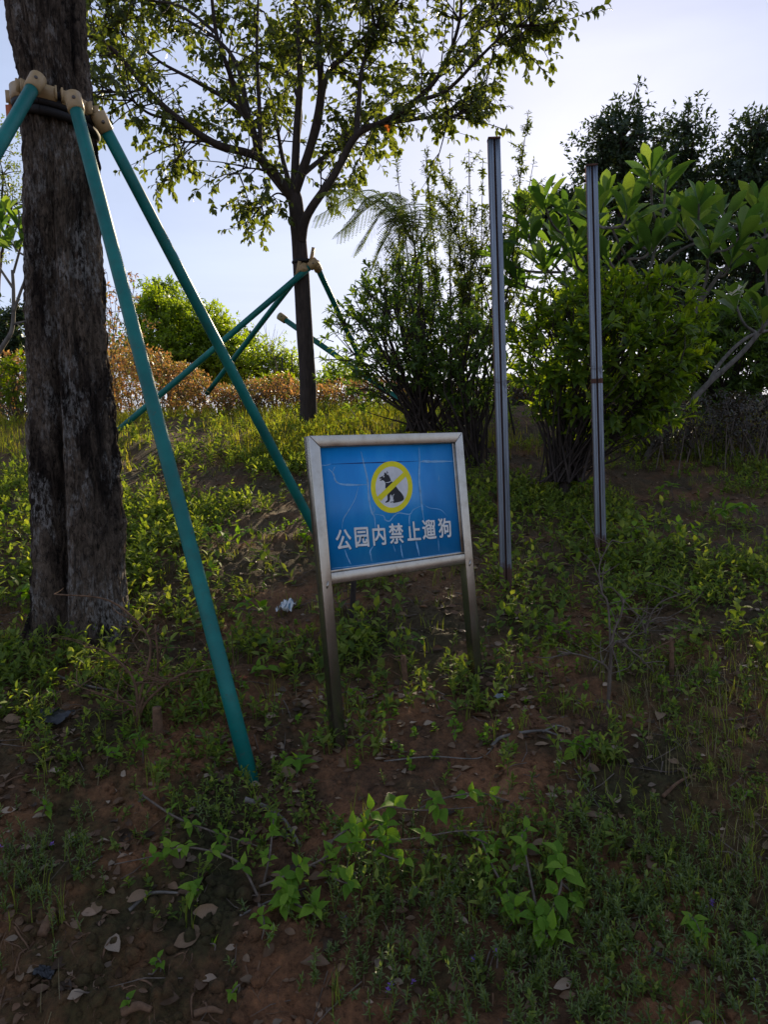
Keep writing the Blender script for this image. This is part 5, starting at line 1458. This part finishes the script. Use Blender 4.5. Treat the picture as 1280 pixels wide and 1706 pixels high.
def place_dead(P, L):
    P = np.asarray(P); n = len(P); L = np.asarray(L)
    nrm = unit(unit(ground_normals(P)) + rng.normal(size=(n, 3)) * .22)
    a = rng.uniform(0, 2 * PI, n); d = np.stack([np.cos(a), np.sin(a), 0 * a], -1)
    return leaf_frames(d, nrm) * np.stack([L * rng.uniform(.42, .6, n), L, L], -1)[:, None, :]
big_leaves = [(272, 1225), (135, 1228), (20, 1200), (48, 1180), (312, 1572), (100, 1608), (160, 1515), (540, 1580), (525, 1608), (335, 1640), (265, 1540), (230, 1500), (340, 1470), (425, 1390), (985, 1284), (1200, 1140), (1210, 1155), (1230, 1130), (1190, 1190), (800, 1195), (810, 1240), (1100, 1195), (1240, 1215), (960, 1170), (690, 1160), (585, 1075), (520, 1095), (530, 1110), (640, 1240), (560, 1250), (870, 1490), (1160, 1220), (945, 1222), (475, 1290), (750, 1455), (85, 1270), (60, 1265), (200, 1340), (345, 1520), (190, 1580), (895, 1600), (615, 880), (900, 980), (430, 1350), (210, 1395), (300, 1440), (370, 1300), (1000, 1250), (900, 1220), (500, 1180)]
pts = [gr(a, b) for a, b in big_leaves]
Ls = [rng.uniform(.062, .088) for _ in pts]
E_ = scatter(250, (-1.9, 1.9), (1.6, 4.6), lambda x, y: .35 + .5 * nz2(x, y, 1.4, 23) + np.where(y < 2.9, .25, 0))
pts += list(E_); Ls += list(rng.uniform(.040, .075, len(E_)))
PM = place_dead(pts, Ls)
for k, (p, L) in enumerate(zip(pts, Ls)):
    o = link('fallen_leaf', DM[k % 9])
    m = Matrix(PM[k].tolist()).to_4x4(); m.translation = Vector((p[0], p[1], p[2] + .003))
    o.matrix_basis = m
    tag(o, 'dry brown or greyish fallen leaf lying on the shaded soil', 'leaf', 'fallen leaves on the ground')
mb = MB()
E_ = np.concatenate([scatter(5200, (-3.4, 3.4), (1.5, 7.8), lambda x, y: .4 + .5 * nz2(x, y, 1.2, 23)), scatter(1700, (-2, 2), (1.45, 3.2), lambda x, y: .25 + .9 * nz2(x, y, 1.9, 27))])
rng.shuffle(E_)
for q in range(9):
    V, F = DT[q]; sub = E_[q::9]
    X = np.einsum('nij,kj->nki', place_dead(sub, rng.uniform(.012, .052, len(sub))), V) + (sub + [0, 0, .003])[:, None]
    mb.add(X.reshape(-1, 3), (F[0][None] + (np.arange(len(sub)) * len(V))[:, None, None]).reshape(-1, 4))
tag(mb.build('leaf_litter', M['dead'], None, True), 'scattered small dead leaf litter over the whole slope', 'leaf litter', kind='stuff')
mb = MB()
E_ = scatter(650, (-2.4, 2.4), (1.5, 5.5))
for p in E_:
    a = rng.uniform(0, 2 * PI); l = rng.uniform(.04, .22) ; d = np.array([math.cos(a), math.sin(a)]) * l
    xs_ = p[0] + d[0] * np.array([-.5, 0, .5]) + rng.normal(0, .006, 3); ys_ = p[1] + d[1] * np.array([-.5, 0, .5]) + rng.normal(0, .006, 3)
    mb.tube(np.stack([xs_, ys_, hgt(xs_, ys_) + rng.uniform(.002, .018, 3)], -1), np.array([.0022, .0018, .0008]) * rng.uniform(.6, 1.4), 4)
tag(mb.build('twig_litter', M['twig']), 'thin dead twigs strewn over the slope', 'twigs', kind='stuff')
mb = MB()
for (a, b, l) in [(20, 1560, .16), (60, 1600, .2), (130, 1560, .14), (40, 1650, .22), (110, 1660, .18), (170, 1640, .2), (10, 1690, .2), (240, 1670, .18), (300, 1610, .12), (350, 1670, .16), (420, 1640, .14), (470, 1670, .16), (540, 1690, .14), (620, 1650, .12), (150, 1600, .12), (90, 1540, .1), (690, 1690, .14), (820, 1690, .14)]:
    for q in range(4):
        c = gr(a + rng.normal(0, 16), min(1700, b + rng.normal(0, 14))); an = rng.uniform(-.5, .5) - PI / 2 + rng.choice([0, .9]); t = np.linspace(-.5, .5, 4) * l * rng.uniform(.5, 1)
        q2 = smoothpath(np.stack([c[0] + np.cos(an) * t + .014 * rng.normal(size=4), c[1] + np.sin(an) * t + .010 * rng.normal(size=4), 0 * t], -1), 14)
        q2[:, 2] = hgt(q2[:, 0], q2[:, 1]) + .004 * np.sin(np.linspace(0, 6, 14) + q) - .001
        mb.tube(q2, np.linspace(.0026, .0007, 14) * rng.uniform(.4, 1.5), 5)
tag(mb.build('root_tangle', M['root'], None, True), 'tangle of thin exposed roots on the eroded bank', 'roots', kind='stuff')
# loose clods and crumbs of soil
mb = MB()
ico = np.array([[0, 0, 1], [.9, 0, .3], [.28, .85, .3], [-.72, .53, .3], [-.72, -.53, .3], [.28, -.85, .3], [.7, .5, -.4], [-.3, .8, -.4], [-.8, 0, -.4], [-.3, -.8, -.4], [.7, -.5, -.4]])
icf = np.array([[0, 1, 2], [0, 2, 3], [0, 3, 4], [0, 4, 5], [0, 5, 1], [1, 6, 2], [2, 7, 3], [3, 8, 4], [4, 9, 5], [5, 10, 1], [2, 6, 7], [3, 7, 8], [4, 8, 9], [5, 9, 10], [1, 10, 6]])
E_ = scatter(6500, (-2, 2), (1.45, 4.0), lambda x, y: .15 + .8 * nz2(x, y, 1.8, 29) + np.where(y < 2.1, .3, 0))
for p in E_:
    s = .004 + (.014 if p[1] > 2.2 else .026) * rng.uniform() ** 3.5
    mb.add(ico * s * rng.uniform(.6, 1.3, (11, 3)) + p + [0, 0, s * .2], icf)
tag(mb.build('soil_crumbs', M['soil'], None, True), 'loose crumbs and clods of reddish soil', 'soil', kind='stuff')

# ------------------------------------------------------------------ litter
def crumple(name, label, cat, px, py, size, mat, seed, stripes=None):
    g = gr(px, py); r = np.random.default_rng(seed)
    n = 14
    u, v_ = np.meshgrid(np.linspace(-.5, .5, n), np.linspace(-.5, .5, n))
    p = np.stack([u * 5, v_ * 5, 0 * u + seed], -1)
    z = .35 * (1 - 1.5 * u * u) * size[2] + size[2] * .5 * fbm(p, 3, seed) 
    V = np.stack([u * size[0], v_ * size[1], z], -1).reshape(-1, 3)
    V += r.normal(size=V.shape) * .0015
    V[:, 2] -= V[:, 2].min() - .002
    ca, sa = math.cos(-.35), math.sin(-.35); V = np.c_[V[:, 0] * ca - V[:, 1] * sa, V[:, 0] * sa + V[:, 1] * ca, V[:, 2] + .20 * (V[:, 1])]
    i = np.arange(n - 1)[:, None] * n + np.arange(n - 1)[None]
    F = np.stack([i, i + 1, i + n + 1, i + n], -1).reshape(-1, 4)
    root = thing(name, label, cat, g + np.array([0, 0, .006]))
    mb = MB(); mb.add(V, F); o = mb.build('sheet', M[mat], root, False, True)
    return root, V, n
M['wrapper'] = noisemat('wrapper', [(.4, (.55, .56, .55)), (.6, (.72, .72, .70))], (60, 60, 60), 3, .35, .2)
M['wrapper_print'] = plain('wrapper_print', (.12, .20, .26), .4)
M['black_plastic'] = plain('black_plastic', (.012, .012, .014), .4)
M['grey_scrap'] = plain('grey_scrap', (.20, .23, .25), .6)
M['orange_scrap'] = plain('orange_scrap', (.36, .11, .05), .7)
rt, V, n = crumple('crumpled_wrapper', 'crumpled white printed wrapper lying on the slope left of the sign', 'litter', 477, 1022, (.085, .075, .06), 'wrapper', 3)
for a0, a1 in ((2, 4), (6, 7), (9, 11)):
    mb = MB(); G = V.reshape(n, n, 3)[1:-1, a0:a1 + 1] + np.array([0, 0, .0012]); h_, w_ = G.shape[:2]
    i = np.arange(h_ - 1)[:, None] * w_ + np.arange(w_ - 1)[None]
    mb.add(G.reshape(-1, 3), np.stack([i, i + 1, i + w_ + 1, i + w_], -1).reshape(-1, 4)); mb.build('printed_stripe', M['wrapper_print'], rt, False, True)
crumple('plastic_scrap', 'dark crumpled plastic scrap in the shade below the thick trunk', 'litter', 85, 1200, (.17, .09, .02), 'black_plastic', 5)
crumple('plastic_scrap', 'black plastic scrap on the bank at lower left', 'litter', 75, 1632, (.06, .03, .015), 'black_plastic', 6)
crumple('flat_scrap', 'small flat grey disc-like scrap below the right sign leg', 'litter', 834, 1164, (.045, .035, .008), 'grey_scrap', 7)
crumple('broken_tile_chip', 'small orange chip near the foot of the long teal pole', 'litter', 405, 1135, (.04, .016, .012), 'orange_scrap', 8)
